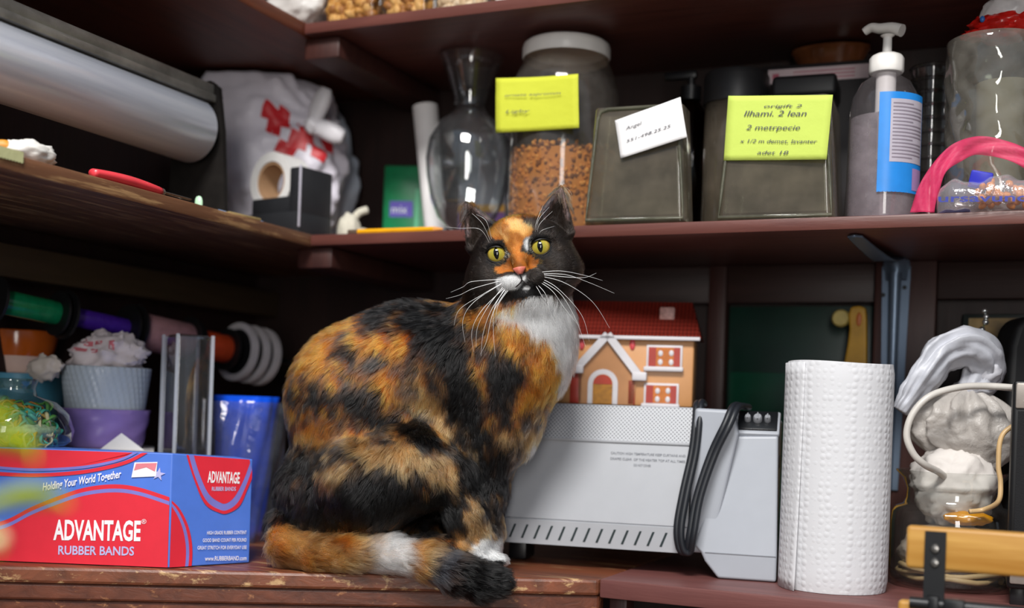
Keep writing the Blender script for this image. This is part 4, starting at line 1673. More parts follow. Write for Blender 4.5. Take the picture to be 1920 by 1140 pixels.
# tape dispenser
L2W = lambda X, Z: RT0 * X + FWD * Z
crn = spotZ(560, 432, 1.705, SM1)
ldir = L2W(-math.cos(R(35)), math.sin(R(35)))
edir = L2W(math.sin(R(35)), math.cos(R(35)))
t = thing('tape_dispenser', 'black desk tape dispenser with a white tape roll at the shelf corner', 'tape dispenser', crn, 0)
sd_ = 1.715 / FPX
Hh = (432 - 300) * sd_ * .98
Ll, Le = .112, .068
def bx(mb, a0, a1, b0, b1, z0, z1, bv_=.003):
    mb.M = frame((0, 0, 0), ldir, edir, (0, 0, 1))
    mb.rbox(a0, b0, z0, a1, b1, z1, bv_)
    mb.M = Matrix.Identity(4)
m = MB()
bx(m, 0, Ll, 0, Le, 0, Hh * .36)
bx(m, .004, Ll - .004, .006, .020, Hh * .34, Hh * .60)
bx(m, .004, Ll - .004, Le - .020, Le - .006, Hh * .34, Hh * .60)
bx(m, 0, .024, 0.001, Le - .001, Hh * .3, Hh)
m.build('dispenser_body', plain('dispenser_black', '#26272a', .4), t, weld=False)
m = MB()
m.M = frame(ldir * .076 + edir * (Le / 2) + Vector((0, 0, Hh * .86)), ldir, (0, 0, 1), edir)
m.lathe([(.030, -.021), (.044, -.021), (.044, .021), (.030, .021), (.030, -.021)], 48)
m.build('tape_roll', plain('tape_white', '#d8d6d4', .45, var=.05), t)
m = MB()
m.M = frame(ldir * .076 + edir * (Le / 2) + Vector((0, 0, Hh * .86)), ldir, (0, 0, 1), edir)
m.lathe([(.026, -.019), (.0297, -.019), (.0297, .019), (.026, .019), (.026, -.019)], 40)
m.build('tape_core', plain('tape_core', '#b08b68', .7), t)
m = MB()
bx(m, -.0012, .0012, -.0015, .0015, .012, Hh * 1.01, .0004)
m.build('tape_end', plain('tape_strip', '#b9b6c2', .3), t)

# knotted plastic carrier bag in the corner
bagc = at(500, 262, 1.915)
bagc.z = SM1 + .15
t = thing('carrier_bag', 'white knotted plastic bag with red lettering in the shelf corner', 'bag', (bagc.x, bagc.y, SM1))
bx_, by_, bz_ = RT0, FWD, Vector((0, 0, 1))
kn = Vector((.080, -.055, .062))
def bagsurf(d, off=0.0):
    rad = Vector((.138, .068, .150))
    # shoulder high on the left, tapering towards the knot
    g = (d - Vector((.75, -.5, .45)).normalized())
    pl = .05 * math.sin(9 * math.atan2(g.z, g.y) + 3 * fbm(d, 1.5)) * max(0, 1 - g.length * .9)
    k_ = 1 + .13 * fbm(d, 1.6, 3) + .09 * abs(fbm(d, 3.2, 4)) + pl + off
    z = d.z * rad.z * k_
    z += .035 * max(0, -d.x) * max(0, d.z) - .045 * max(0, d.x) * max(0, d.z)
    p_ = bx_ * (d.x * rad.x * k_) + by_ * (d.y * rad.y * k_) + bz_ * z
    return p_
Mbag = film('bag_film', '#f1ecf8', 1.0, .3, .8, 45, .08)
m = MB()
def bf(u, v):
    a, b = 2 * math.pi * u, math.pi * (v - .5)
    d = Vector((math.cos(a) * math.cos(b), math.sin(a) * math.cos(b), math.sin(b)))
    q = bagsurf(d) + Vector((0, 0, .150))
    q.z = min(max(q.z, .001), .282)
    return q
m.grid(bf, 110, 70, closeu=True)
m.build('bag_body', Mbag, t, smooth=180)
m = MB()
kc = bx_ * .088 + by_ * -.078 + bz_ * .190
m.ball(kc, .013, 28, 18, fn=lambda d: 1 + .25 * fbm(d, 3))
for dr, ln in (((.35, -.1, 1.0), .062), ((1.0, -.2, -.35), .055)):
    d_ = (bx_ * dr[0] + by_ * dr[1] + bz_ * dr[2]).normalized()
    P = spline([kc, kc + d_ * ln * .4 + bz_ * .002, kc + d_ * ln * .75, kc + d_ * ln], 6)
    m.tube(P, [.006 + .010 * math.sin(math.pi * min(1, .1 + .85 * i / len(P))) for i in range(len(P))], 18, flat=(1, .7))
m.build('knot', plain('bag_knot', '#dedbe0', .4, var=.06), t, smooth=180, weld=False)
m = MB()
for a0, e0_, da, de in ((-98, 12, 13, 9), (-94, 2, 9, 12), (-86, 8, 8, 14), (-80, -6, 11, 11), (-73, -2, 9, 14), (-66, -12, 9, 9), (-50, -6, 8, 26), (-88, -10, 12, 7)):
    def pf_(u, v):
        a, b = R(a0 + 9 + da * (u + .25 * v)), R(e0_ + 11 + de * v - 4 * u)
        d = Vector((math.cos(a) * math.cos(b), math.sin(a) * math.cos(b), math.sin(b)))
        return bagsurf(d, .012) + Vector((0, 0, .150))
    m.grid(pf_, 8, 8)
m.build('lettering', plain('bag_red', '#d02a32', .4), t, smooth=180)
# second, bluish bag end behind it
p = at(592, 225, 2.04)
m = MB()
m.ball((0, 0, .135), (.085, .045, .135), 60, 40, fn=lambda d: 1 + .16 * fbm(d + Vector((3, 1, 2)), 1.8, 3) + .05 * abs(fbm(d, 6, 2)))
o = m.build('carrier_bag', film('bag_film_blue', '#d2dcec', 1.0, .3, .8, 50, .08), None, smooth=180, loc=(p.x, p.y, SM1))
tag(o, 'pale bluish plastic bag bulging behind the knotted white bag', 'bag')

# white cotton mitt beside the dispenser
p = spotZ(664, 418, 1.80, SM1 + .0015)
m = MB()
m.M = frame((0, 0, 0), RT0, FWD, (0, 0, 1))
m.ball((-.008, 0, .022), (.018, .016, .026), 32, 20, fn=lambda d: 1 + .12 * fbm(d, 2))
m.ball((.012, .004, .014), (.020, .013, .012), 28, 18, fn=lambda d: 1 + .15 * fbm(d, 2.4))
m.tube(spline([(-.005, .006, .035), (.006, .006, .05), (.02, .008, .056)], 6), [.006] * 12 + [.003], 10)
o = m.build('glove', plain('cotton', '#c9c4b4', .9, var=.1, bump=.3, scale=200), None, smooth=180, loc=p, weld=False)
tag(o, 'crumpled off-white cotton glove right of the tape dispenser', 'glove')

# clutter along the front edge of the side shelf
def edge(px, py, inset=.006, dz=0):
    p = on(0, SX - inset, px, py)
    return Vector((p.x, p.y, SM1 + .001 + dz))
a, b = edge(174, 316, .012), edge(300, 352, .012)
t = thing('cutter_knife', 'coral red plastic knife handle lying on the edge of the side shelf', 'knife', (a + b) / 2)
P = spline([a - (a + b) / 2 + Vector((0, 0, .006)), Vector((0, 0, .007)), b - (a + b) / 2 + Vector((0, 0, .0055))], 8)
m = MB(); m.tube(P, [.0045 + .002 * math.sin(math.pi * i / 16) for i in range(len(P))], 16, flat=(1, 1.4))
m.build('handle', plain('coral', '#e2404a', .3), t, smooth=180)
m = MB()
d_ = (b - a).normalized()
m.tube([P[-1], P[-1] + d_ * .055], .0035, 8, flat=(.35, 1))
m.ball(P[-1] + d_ * .004, .0045, 14, 10)
m.build('blade', plain('blade_steel', '#a9a49c', .25, .9), t, weld=False)
a, b = edge(410, 386, .034), edge(492, 400, .034)
t = thing('ballpoint_pen', 'thin blue and white pen lying before the tape dispenser', 'pen', (a + b) / 2)
m = MB(); m.tube([a - (a + b) / 2 + Vector((0, 0, .005)), b - (a + b) / 2 + Vector((0, 0, .005))], .0035, 12)
m.build('barrel', plain('pen_blue', '#7e9cc4', .3, var=.3, scale=80), t)
m = MB(); d_ = (b - a).normalized(); m.tube([b - (a + b) / 2 + Vector((0, 0, .005)), b - (a + b) / 2 + d_ * .012 + Vector((0, 0, .005))], [.003, .0008], 10)
m.build('tip', plain('pen_tip', '#c9c2a0', .3, .5), t)
p = edge(373, 372, .03)
m = MB(); m.ball((0, 0, .008), (.006, .004, .010), 18, 12, fn=lambda d: 1 + .1 * fbm(d, 3))
tag(m.build('glass_bead', plain('bead_green', '#bfe8c4', .08), None, smooth=180, loc=p), 'pale green glossy bead near the foot of the roll cutter', 'bead')
p = edge(335, 366, .05)
m = MB(); m.M = T(rz=.3); m.rbox(-.012, -.02, 0, .012, .02, .006, .002); m.rbox(-.006, -.012, .006, .008, .01, .010, .002)
tag(m.build('metal_clip', plain('clip_steel', '#8d8880', .3, .8, var=.2), None, loc=p), 'small grey metal clip on the side shelf edge', 'clip')
p = edge(455, 404, .012)
m = MB(); m.M = T(rz=1.45); m.rbox(-.03, -.006, 0, .03, .006, .004, .0015)
tag(m.build('wood_strip', plain('strip_brass', '#a08a5c', .45, .2, var=.25), None, loc=p), 'flat brown strip on the edge of the side shelf', 'strip')
# crumpled tissue with an orange tip, and a strip of masking tape at the left end
p = edge(60, 285, .03)
t = thing('tissue', 'crumpled white tissue with an orange tip at the end of the side shelf', 'tissue', p)
m = MB(); m.M = T(rz=FACE + 1.3); m.ball((0, 0, .013), (.032, .016, .013), 44, 26, fn=lambda d: 1 + .2 * fbm(d, 2.2) + .12 * abs(fbm(d, 5)))
m.build('crumpled_sheet', plain('tissue_white', '#dcd8d2', .85, var=.06), t, smooth=180)
m = MB(); m.M = T(-.008, -.033, .014, rz=.7); m.ball((0, 0, 0), (.014, .005, .007), 24, 14, fn=lambda d: 1 + .2 * fbm(d, 3))
m.build('orange_tip', plain('tissue_orange', '#d08a28', .5), t, smooth=180)
a, b = edge(-20, 262, -.0012), edge(44, 280, -.0012)
m = MB()
n = 22
dd = b - a
vs = []
for i in range(n + 1):
    q = dd * (i / n)
    vs += [q + Vector((0, 0, .004)), q + Vector((0, 0, -.007 - (.0012 if i % 2 else 0)))]
m.add(vs, [(2 * i, 2 * i + 1, 2 * i + 3, 2 * i + 2) for i in range(n)])
o = m.build('tape_strip', film('masking_tape', '#d3d3a0', .95, .6, .2, 80, .2), None, smooth=0, loc=a)
o.modifiers.new('thick', 'SOLIDIFY').thickness = .0005
tag(o, 'pale yellow strip of tape stuck on the front of the side shelf', 'tape')

# ------------------------------------------------------------------ ribbon spools on a rod under the side shelf
r0, r1 = at(-20, 560, 1.52), at(540, 680, 1.92)
rd = (r1 - r0).normalized()
t = thing('spool_rod', 'dark rod under the side shelf holding the ribbon spools', 'rod', r1)
m = MB(); m.tube([r0 - r1, Vector((0, 0, 0)), rd * .02], .006, 12)
m.build('rod', M['black_mt'], t)
m = MB(); m.tube([rd * .015, Vector((rd.x * .015, -r1.y - .001, 0))], .005, 8)
m.build('wall_arm', M['black_mt'], t)


def rodpt(px):
    lo_, hi_ = 0.0, 1.0
    for _ in range(40):
        mi_ = (lo_ + hi_) / 2
        q = r0.lerp(r1, mi_) - CAM
        x_ = PX0 + FPX * q.dot(RT) / q.dot(FWD)
        lo_, hi_ = (mi_, hi_) if x_ < px else (lo_, mi_)
    return r0.lerp(r1, lo_)


def rfr(p):
    ay = rd.cross(Vector((0, 0, 1))).normalized()
    return frame(p, ay, rd.cross(ay), rd)


def spool(name, label, pa, pb, rc, rf, col, fcol, fl_w=.004, sheen=.3):
    a, b = rodpt(pa), rodpt(pb)
    t = thing(name, label, 'ribbon spool', a, group=None)
    L = (b - a).length
    m = MB(); m.M = rfr((0, 0, 0))
    m.lathe([(.0065, .002), (rc * .96, .002), (rc, .004), (rc, L - .004), (rc * .96, L - .002), (.0065, L - .002)], 44)
    m.build('ribbon', plain(name + '_' + str(pa), col, sheen, var=.15, scale=120), t)
    for z in (0, L):
        m = MB(); m.M = rfr((0, 0, 0))
        m.lathe([(.0065, z - fl_w / 2), (rf, z - fl_w / 2), (rf, z + fl_w / 2), (.0065, z + fl_w / 2), (.0065, z - fl_w / 2)], 44)
        m.build('flange', fcol, t)
    return t


M['flange_b'] = plain('flange_black', '#0d0d0f', .5)
M['flange_w'] = plain('flange_white', '#b9b3b6', .45)
spool('ribbon_spool', 'shiny green ribbon spool with black flanges, farthest along the rod', -8, 108, .0165, .031, '#0c7a4c', M['flange_b'], sheen=.25)
spool('ribbon_spool', 'shiny purple ribbon spool with black flanges on the rod', 122, 238, .0135, .034, '#47249a', M['flange_b'], sheen=.22)
spool('ribbon_spool', 'dusty pink ribbon spool with black flanges on the rod', 250, 352, .027, .037, '#a0757a', M['flange_b'], sheen=.6)
spool('ribbon_spool', 'rust orange ribbon spool with black flanges on the rod', 362, 425, .022, .033, '#c4431c', M['flange_b'], sheen=.5)
for i, (lb, px) in enumerate((('nearest of the narrow white rimmed ribbon reels', 446), ('middle one of the narrow white rimmed ribbon reels', 468), ('last of the narrow white rimmed ribbon reels, by the wall', 488))):
    p_ = rodpt(px)
    t = thing('ribbon_reel', lb + ' on the rod', 'ribbon spool', p_)
    m = MB(); m.M = rfr((0, 0, 0)); m.lathe([(.036, -.004), (.046, -.004), (.0465, 0), (.046, .004), (.036, .004), (.036, -.004)], 56)
    m.build('rim', M['flange_w'], t)
    m = MB(); m.M = rfr((0, 0, 0)); m.lathe([(.0065, -.003), (.036, -.003), (.036, .003), (.0065, .003), (.0065, -.003)], 48)
    m.build('hub', M['flange_b'], t)

# ------------------------------------------------------------------ lower left: crate with pots, jar, box
cz = at(150, 838, 1.6).z                                    # top of the low crate behind the box
a, b, c, d = at(-60, 800, 1.545), at(290, 800, 1.545), at(290, 800, 1.72), at(-60, 800, 1.76)
m = MB(); m.prism([(q.x, q.y) for q in (a, b, c, d)], CT, cz - .012); m.prism([(q.x, q.y) for q in (a, b, c, d)], cz - .012, cz)
tag(m.build('low_crate', plain('crate_white', '#cfcbc8', .6, var=.06), None, smooth=0), 'low white crate behind the rubber band box carrying the pots', 'crate')


def pot(name, label, px, pyt, pyb, wt, wb, Z, mat, mod=None, z0=None, group=None, rim=.004, seg=72):
    zt, zb = at(px, pyt, Z).z, (at(px, pyb, Z).z if z0 is None else z0)
    p = at(px, pyt, Z)
    s = Z / FPX
    rt, rb, h = wt / 2 * s, wb / 2 * s, zt - zb
    m = MB()
    prof = [(0, 0), (rb * .94, 0), (rb, .003)] + [(rb + (rt - rb) * i / 8, .003 + (h - .003) * i / 8) for i in range(1, 9)] + [(rt - .0015, h + .001), (rt - .003, h)] + \
        [(rb + (rt - rb) * i / 8 - .0035, .003 + (h - .003) * i / 8) for i in range(7, 0, -1)] + [(0, .004)]
    m.lathe(prof, seg, mod=mod)
    o = m.build(name, mat, None, loc=(p.x, p.y, zb), smooth=60)
    return tag(o, label, 'pot', group), zt, Vector((p.x, p.y, zt)), rt


o, zt, top, rt = pot('flower_pot', 'glossy lilac pot under the white fluted pot', 196, 768, 838, 166, 140, 1.612,
                     plain('lilac', '#8e76b8', .25, var=.06), z0=cz, mod=lambda r, z, a: r * (1 + .018 * math.sin(7 * a + 3 * math.sin(z * 130))))
o, zt, top, rt = pot('flower_pot', 'white pot with slanted fluting stacked on the lilac pot', 200, 690, 775, 160, 140, 1.612,
                     plain('white_glaze', '#b9c3cc', .3, var=.03), z0=zt - .006, mod=lambda r, z, a: r * (1 + .022 * math.sin(40 * a + z * 220)), seg=160)
t = thing('tissue_paper', 'crumpled white tissue paper with pink print in the fluted pot', 'tissue', top)
m = MB(); m.ball((0.004, 0, .014), (rt * .84, rt * .74, .034), 70, 44, fn=lambda d: 1 + .22 * fbm(d, 2.0, 4) + .14 * abs(fbm(d, 4)))
m.v = [Vector((q.x, q.y, max(q.z, -.02))) for q in m.v]
m.build('crumpled_sheet', plain('tissue_pinkish', '#d8cdd0', .8, var=.05), t, smooth=60)
m = MB()
for a0, e0_, da, de in ((-118, 30, 14, 11), (-98, 24, 16, 10), (-78, 26, 14, 10), (-112, 10, 20, 8), (-84, 9, 14, 8), (-52, 16, 9, 20)):
    def tf(u, v):
        a, b = R(a0 + da * u) , R(e0_ + de * v)
        d = Vector((math.cos(a) * math.cos(b), math.sin(a) * math.cos(b), math.sin(b)))
        kk = 1.012 + .22 * fbm(d, 2.0, 4) + .14 * abs(fbm(d, 4))
        return Vector((.004 + rt * .84 * d.x * kk, rt * .74 * d.y * kk, .014 + .034 * d.z * kk))
    m.grid(tf, 8, 6)
m.build('lettering', plain('tissue_print', '#c86a74', .7), t, smooth=180)
o, zt, top, rt = pot('flower_pot', 'teal blue pot behind the jar of rubber bands', 45, 702, 838, 160, 130, 1.66, plain('teal', '#4d8ea8', .35, var=.15, scale=30), z0=cz)
o, zt, top, rt = pot('bowl', 'peach bowl with a glazed orange band stacked on the teal pot', 40, 624, 704, 134, 96, 1.66, plain('peach', '#d2b3a6', .35), z0=zt - .004)
m = MB()
s = 1.66 / FPX
m.lathe([(rt * .86, -.0335), (rt * 1.012, -.0), (rt * 1.0, .0022), (rt * .97, .001)], 72)
b_ = m.build('orange_band', plain('orange_glaze', '#b4561a', .15, var=.1), o)
b_.location = (0, 0, top.z - o.location.z)
m = MB(); m.ball((0, 0, .0), (.026, .012, .016), 30, 18, fn=lambda d: 1 + .3 * fbm(d, 2) + .2 * abs(fbm(d, 4)))
tag(m.build('tissue_paper', plain('tissue_w2', '#cbbfb6', .8), None, smooth=60, loc=at(85, 690, 1.565)), 'twisted cream tissue corner between the teal and white pots', 'tissue').location.z = at(85, 690, 1.565).z
# white paper corners on the crate
p = spotZ(228, 838, 1.56, cz)
m = MB(); m.add([(-.028, 0, 0), (.030, .002, 0), (-.002, .004, .022), (0, .02, .002)], [(0, 1, 2), (0, 2, 3), (1, 3, 2), (0, 3, 1)])
m.M = T(rz=FACE)
o = m.build('paper_scrap', M['paper'], None, smooth=0, loc=p)
o.rotation_euler.z = FACE
tag(o, 'folded white paper corner leaning before the lilac pot', 'paper')

# clear acrylic box and the blue wrapped bundle
p = spotZ(340, 1010, 1.60, CT)
s = 1.60 / FPX
hz = at(342, 628, 1.60).z - CT
w = 34 * s
m = MB(); m.rbox(-w, -w, 0, w, w, hz, .006, 3)
m.f = [f for f in m.f]
o = m.build('acrylic_tube', glass('acrylic', '#dcdde2', '#6a6c74', refl=2.2, dirt_haze=.05), None, loc=p, smooth=40)
o.rotation_euler.z = FACE + R(38)
tag(o, 'tall clear acrylic box standing behind the rubber band box', 'box')
for sx_ in (-1, 1):
    for sy_ in (-1, 1):
        m = MB(); m.rbox(sx_ * w - .0022, sy_ * w - .0022, .001, sx_ * w + .0022, sy_ * w + .0022, hz, .001)
        m.build('edge_glint', film('acrylic_edge', '#e2e6ee', .5, .12, .1, 40, .2, .9), o)  # whitish strips added to stand for light glinting along the corners
p = spotZ(452, 1040, 1.70, CT)
s = 1.70 / FPX
hz = at(446, 742, 1.70).z - CT
t = thing('wrapped_bundle', 'blue bundle wrapped in clear cellophane beside the cat', 'bundle', p, FACE)
m = MB()
m.lathe([(0, 0), (40 * s, 0)] + [((40 + 20 * i / 12) * s, hz * i / 12) for i in range(1, 13)] + [(0, hz * .97)], 96,
        mod=lambda r, z, a: r * (1 + .03 * math.sin(5 * a + z * 30) + .02 * math.sin(13 * a - z * 50)))
m.build('blue_wrap', plain('wrap_blue', '#1450d8', .16, var=.22, scale=18), t, smooth=180)
m = MB()
m.lathe([(52 * s, 0.0)] + [((58 + 24 * i / 12) * s, hz * .96 * i / 12) for i in range(1, 13)], 96,
        mod=lambda r, z, a: r * (1 + .06 * math.sin(4 * a + z * 24) + .03 * math.sin(11 * a - z * 40)))
m.build('clear_wrap', glass('wrap_clear', '#d6d9e2', '#8a8e9a', refl=2.0, dirt_haze=.14, haze='#b9bcc8', bump=.4, bscale=40), t, smooth=180)

# ------------------------------------------------------------------ box of rubber bands
fl_, fr_ = spotZ(-170, 1060, 1.405, CT), spotZ(316, 1060, 1.392, CT)
br_ = spotZ(467, 1060, 1.462, CT)
ux = (fr_ - fl_).normalized()
uy2 = (br_ - fr_).normalized()
Wf, Ws = (fr_ - fl_).length, (br_ - fr_).length
Hb = at(320, 850, 1.392).z - CT
t = thing('rubber_band_box', 'red and blue printed cardboard box of rubber bands on the worktop', 'box', fr_)
# card: prism on the two seen sides
p4 = [-ux * Wf, Vector((0, 0, 0)), uy2 * Ws, uy2 * Ws + FWD * .055 - RT0 * .035, -ux * Wf + FWD * .12]
m = MB(); m.prism([(q.x, q.y) for q in p4], .0008, Hb)
m.v = [Vector((q.x, q.y, q.z - (.007 if q.z > .05 and i % 5 in (2, 3) else 0))) for i, q in enumerate(m.v)]
o = m.build('carton', plain('card_blue', '#5079d6', .4, var=.05), t, smooth=0)
bv = o.modifiers.new('bevel', 'BEVEL'); bv.width, bv.segments = .0012, 2
nf = ux.cross(Vector((0, 0, 1))).normalized()
nf = nf if nf.dot(FWD) < 0 else -nf
ns = uy2.cross(Vector((0, 0, 1))).normalized()
ns = ns if ns.dot(RT0) > 0 else -ns
UZ = Vector((0, 0, 1))
Mred, Mblue2, Mtxt, Mlil = plain('print_red', '#dd2b3c', .4, var=.04), plain('print_violet', '#7b78c8', .4), plain('print_white', '#f2eef2', .5, var=.02), plain('print_lilac', '#b9b6e2', .5)
s_ = 1.392 / FPX


def front_pt(px, py):
    """Point of the front panel under a pixel, as panel coordinates (from its right lower corner)."""
    d = ray(px, py)
    o_ = fr_ - CAM
    q = CAM + d * (o_.dot(nf) / d.dot(nf)) - fr_
    return q.dot(ux), q.z


def side_pt(px, py):
    d = ray(px, py)
    q = CAM + d * ((fr_ - CAM).dot(ns) / d.dot(ns)) - fr_
    return q.dot(uy2), q.z


def panel(name, poly_px, fn, axis_u, nrm, mat, off, lim):
    m = MB()
    vs = []
    for x_, y_ in poly_px:
        u, v = fn(x_, y_)
        u = min(max(u, lim[0]), lim[1])
        v = min(max(v, .0012), Hb - .0006 - (.007 * u / Ws if axis_u is uy2 else 0))
        vs.append(axis_u * u + UZ * v + nrm * off)
    m.add(vs, [list(range(len(vs)))])
    bm_o = m.build(name, mat, t, smooth=0)
    bmq = bmesh.new(); bmq.from_mesh(bm_o.data); bmesh.ops.triangulate(bmq, faces=bmq.faces); bmq.to_mesh(bm_o.data); bmq.free()
    return bm_o


def curve2(pts, n=10):
    return [(q.x, q.y) for q in spline([(x_, y_, 0) for x_, y_ in pts], n)]


FL = (-Wf + .001, -.0008)
low = [(-170, 1100), (-170, 1010), (-60, 985), (10, 975), (60, 950), (110, 930), (160, 918), (215, 912), (262, 918), (318, 936)]
def shift(pts, d):
    return [(x_, y_ + d) for x_, y_ in pts]
arc = [(-170, 1010), (-60, 992), (10, 975), (60, 950), (110, 930), (160, 914), (215, 908), (262, 914), (318, 932)]
band_u = curve2(arc)
panel('red_arc', band_u + shift(band_u, 8)[::-1], front_pt, ux, nf, Mred, .0010, FL)
panel('violet_arc', shift(band_u, 8) + shift(band_u, 15)[::-1], front_pt, ux, nf, Mblue2, .0011, FL)
panel('red_panel', shift(band_u, 15) + [(318, 1080), (-170, 1080)], front_pt, ux, nf, Mred, .0010, FL)
top_c = curve2([(-170, 860), (-60, 868), (20, 876), (80, 878), (150, 874), (200, 866), (235, 856), (262, 842)])
panel('red_top_panel', top_c + [(262, 835), (-170, 835)], front_pt, ux, nf, Mred, .0010, FL)
panel('violet_arc', top_c + shift(top_c, 5)[::-1], front_pt, ux, nf, Mblue2, .0011, FL)
t2 = curve2([(-170, 872), (-60, 880), (20, 886), (80, 887), (150, 882), (205, 872), (245, 860), (278, 842)])
panel('red_arc', t2 + shift(t2, 7)[::-1], front_pt, ux, nf, Mred, .0010, FL)
SL = (.0008, Ws - .0008)
sa = curve2([(316, 934), (335, 952), (350, 980), (358, 1010), (360, 1040), (357, 1075)])
panel('red_arc', sa + [(x_ - 6, y_) for x_, y_ in sa][::-1], side_pt, uy2, ns, Mred, .0010, SL)
panel('violet_arc', [(x_ - 6, y_) for x_, y_ in sa] + [(x_ - 12, y_) for x_, y_ in sa][::-1], side_pt, uy2, ns, Mblue2, .0011, SL)
panel('red_corner', [(x_ - 12, y_) for x_, y_ in sa] + [(316, 1075), (316, 945)], side_pt, uy2, ns, Mred, .0010, SL)
dar = curve2([(359, 840), (372, 885), (390, 925), (412, 942), (425, 943), (440, 930), (456, 900), (468, 868)])
dar2 = curve2([(350, 840), (365, 893), (386, 938), (410, 955), (426, 956), (445, 942), (460, 912), (472, 880)])
panel('red_arc', dar2 + [(x_, y_) for x_, y_ in curve2([(345, 840), (362, 896), (383, 944), (410, 961), (427, 962), (449, 948), (463, 918), (475, 890)])][::-1], side_pt, uy2, ns, Mred, .0010, SL)
panel('violet_arc', dar2 + dar[::-1], side_pt, uy2, ns, Mblue2, .0009, SL)
panel('red_badge', dar + [(468, 840), (359, 840)], side_pt, uy2, ns, Mred, .0011, SL)


def put(mb, s, px, py, px2, py2, hpx, fn, au, nrm, bold=0., shear=0.):
    u0, v0 = fn(px, py)
    u1, v1 = fn(px2, py2)
    o_ = au * u0 + UZ * v0 + nrm * .0016
    d_ = au * (u1 - u0) + UZ * (v1 - v0)
    text_into(mb, s, o_, d_, UZ, d_.length, hpx * s_, bold=bold, shear=shear, depth_=0)


m = MB()
put(m, 'ADVANTAGE', 101, 1011, 264, 1013, 38, front_pt, ux, nf, .028)
put(m, '®', 266, 982, 275, 982, 9, front_pt, ux, nf)
m.build('title_lettering', Mtxt, t, smooth=0)
m = MB(); put(m, 'RUBBER BANDS', 110, 1039, 252, 1041, 17, front_pt, ux, nf, .02)
m.build('subtitle_lettering', Mlil, t, smooth=0)
m = MB(); put(m, 'Holding Your World Together', 81, 920, 228, 895, 15, front_pt, ux, nf, .02, .1)
m.build('slogan_lettering', Mtxt, t, smooth=0)
m = MB()
put(m, 'ADVANTAGE', 388, 904, 448, 906, 22, side_pt, uy2, ns, .028)
m.build('title_lettering', Mtxt, t, smooth=0)
m = MB(); put(m, 'RUBBER BANDS', 396, 920, 441, 920, 8, side_pt, uy2, ns, .02)
m.build('subtitle_lettering', Mlil, t, smooth=0)
m = MB()
for i, (s0, xa_, ya_) in enumerate((('HIGH GRADE RUBBER CONTENT', 387, 1002), ('GOOD BAND COUNT PER POUND', 379, 1016), ('GREAT STRETCH FOR EVERYDAY USE', 369, 1030), ('www.RUBBERBAND.com', 383, 1051))):
    put(m, s0, xa_, ya_, 461, ya_ - 1, 7 if i < 3 else 9, side_pt, uy2, ns, .01)
m.build('info_lettering', Mtxt, t, smooth=0)
# flag badge and star
def quadp(name, pts, mat, off=.0013):
    panel(name, pts, front_pt, ux, nf, mat, off, FL)
quadp('flag_badge', [(247, 895), (253, 867), (296, 866), (293, 893)], Mtxt)
quadp('flag_red', [(256, 869), (295, 868), (291, 884), (275, 876), (252, 882)], plain('flag_pink', '#e0808c', .5), .0016)
st_ = []
for i in range(10):
    rr = 13 if i % 2 == 0 else 5
    an = -math.pi / 2 + i * math.pi / 5 + .2
    st_.append((298 + rr * math.cos(an), 889 + rr * math.sin(an)))
panel('star', st_, front_pt, ux, nf, Mlil, .0012, FL)

# ------------------------------------------------------------------ glass jar of coloured rubber bands, standing on the box
jz = fr_.z + Hb - .002
p = spotZ(22, 846, 1.462, jz)
s = 1.452 / FPX
t = thing('rubber_band_jar', 'round glass jar of turquoise and ochre rubber bands on the printed box', 'jar', p)
zz = lambda py: at(22, py, 1.452).z - jz
pr = [(0, .003), (94 * s, .003), (106 * s, zz(825)), (110 * s, zz(805)), (100 * s, zz(775)), (76 * s, zz(752)), (42 * s, zz(741)), (38 * s, zz(728)), (42 * s, zz(716)), (44 * s, zz(712)), (42 * s, zz(709)), (38 * s, zz(712)), (35 * s, zz(728))]
m = MB(); m.lathe(pr, 72)
m.build('jar_body', glass('jar_glass', '#eef2ee', '#5e6a64', refl=1.6), t, smooth=70)
rb = {}
rm_ = {c: plain('band_' + c, h, .5) for c, h in (('turquoise', '#4fb5a0'), ('ochre', '#c49a3c'), ('green', '#5a9a4a'), ('orange', '#d88a3a'), ('cream', '#d8caa0'))}
random.seed(5)
for i in range(150):
    cname = random.choice(('turquoise', 'turquoise', 'turquoise', 'ochre', 'ochre', 'green', 'orange', 'cream'))
    v_ = random.randint(0, 2)
    if (cname, v_) not in rb:
        mb = MB()
        n = 28
        pts_ = []
        for j in range(n):
            a = 2 * math.pi * j / n
            pts_.append(Vector((.011 * math.cos(a) * (1 + .25 * math.sin(2 * a + v_)), (.008 + .002 * v_) * math.sin(a) * (1 + .3 * math.cos(3 * a)), .003 * math.sin(2 * a + v_ * 2))))
        mb.tube(pts_, .0021, 6, closed=True, flat=(1.2, .6))
        rb[(cname, v_)] = o = mb.build('rubber_band', rm_[cname], None, smooth=180)
    else:
        o = rb[(cname, v_)].copy(); COL.objects.link(o)
    z = random.uniform(.010, zz(765))
    f = z / zz(765)
    Rm = (92 * (1 - .20 * f ** 2)) * s - .010
    rr = Rm * (1 - .25 * random.random() ** 2)
    a = random.uniform(-2.6, .4) if i < 120 else random.uniform(0, 6.28)
    o.location = p + Vector((rr * math.cos(a), rr * math.sin(a), z))
    o.rotation_euler = (random.uniform(.9, 2.2), random.uniform(-.5, .5), a + math.pi / 2 + random.uniform(-.5, .5))
    tag(o, '%s rubber band curled inside the round glass jar' % cname, 'rubber band', '%s rubber bands in the jar' % cname)
m = MB()
m.ball((0, 0, zz(806)), (86 * s, 86 * s, zz(806) - .005), 40, 24)
o = m.build('rubber_bands', plain('band_mass', '#a8bf9c', .6, var=.4, scale=140), None, smooth=180, loc=p)
tag(o, 'mass of coloured rubber bands at the heart of the glass jar', 'rubber bands', kind='stuff')
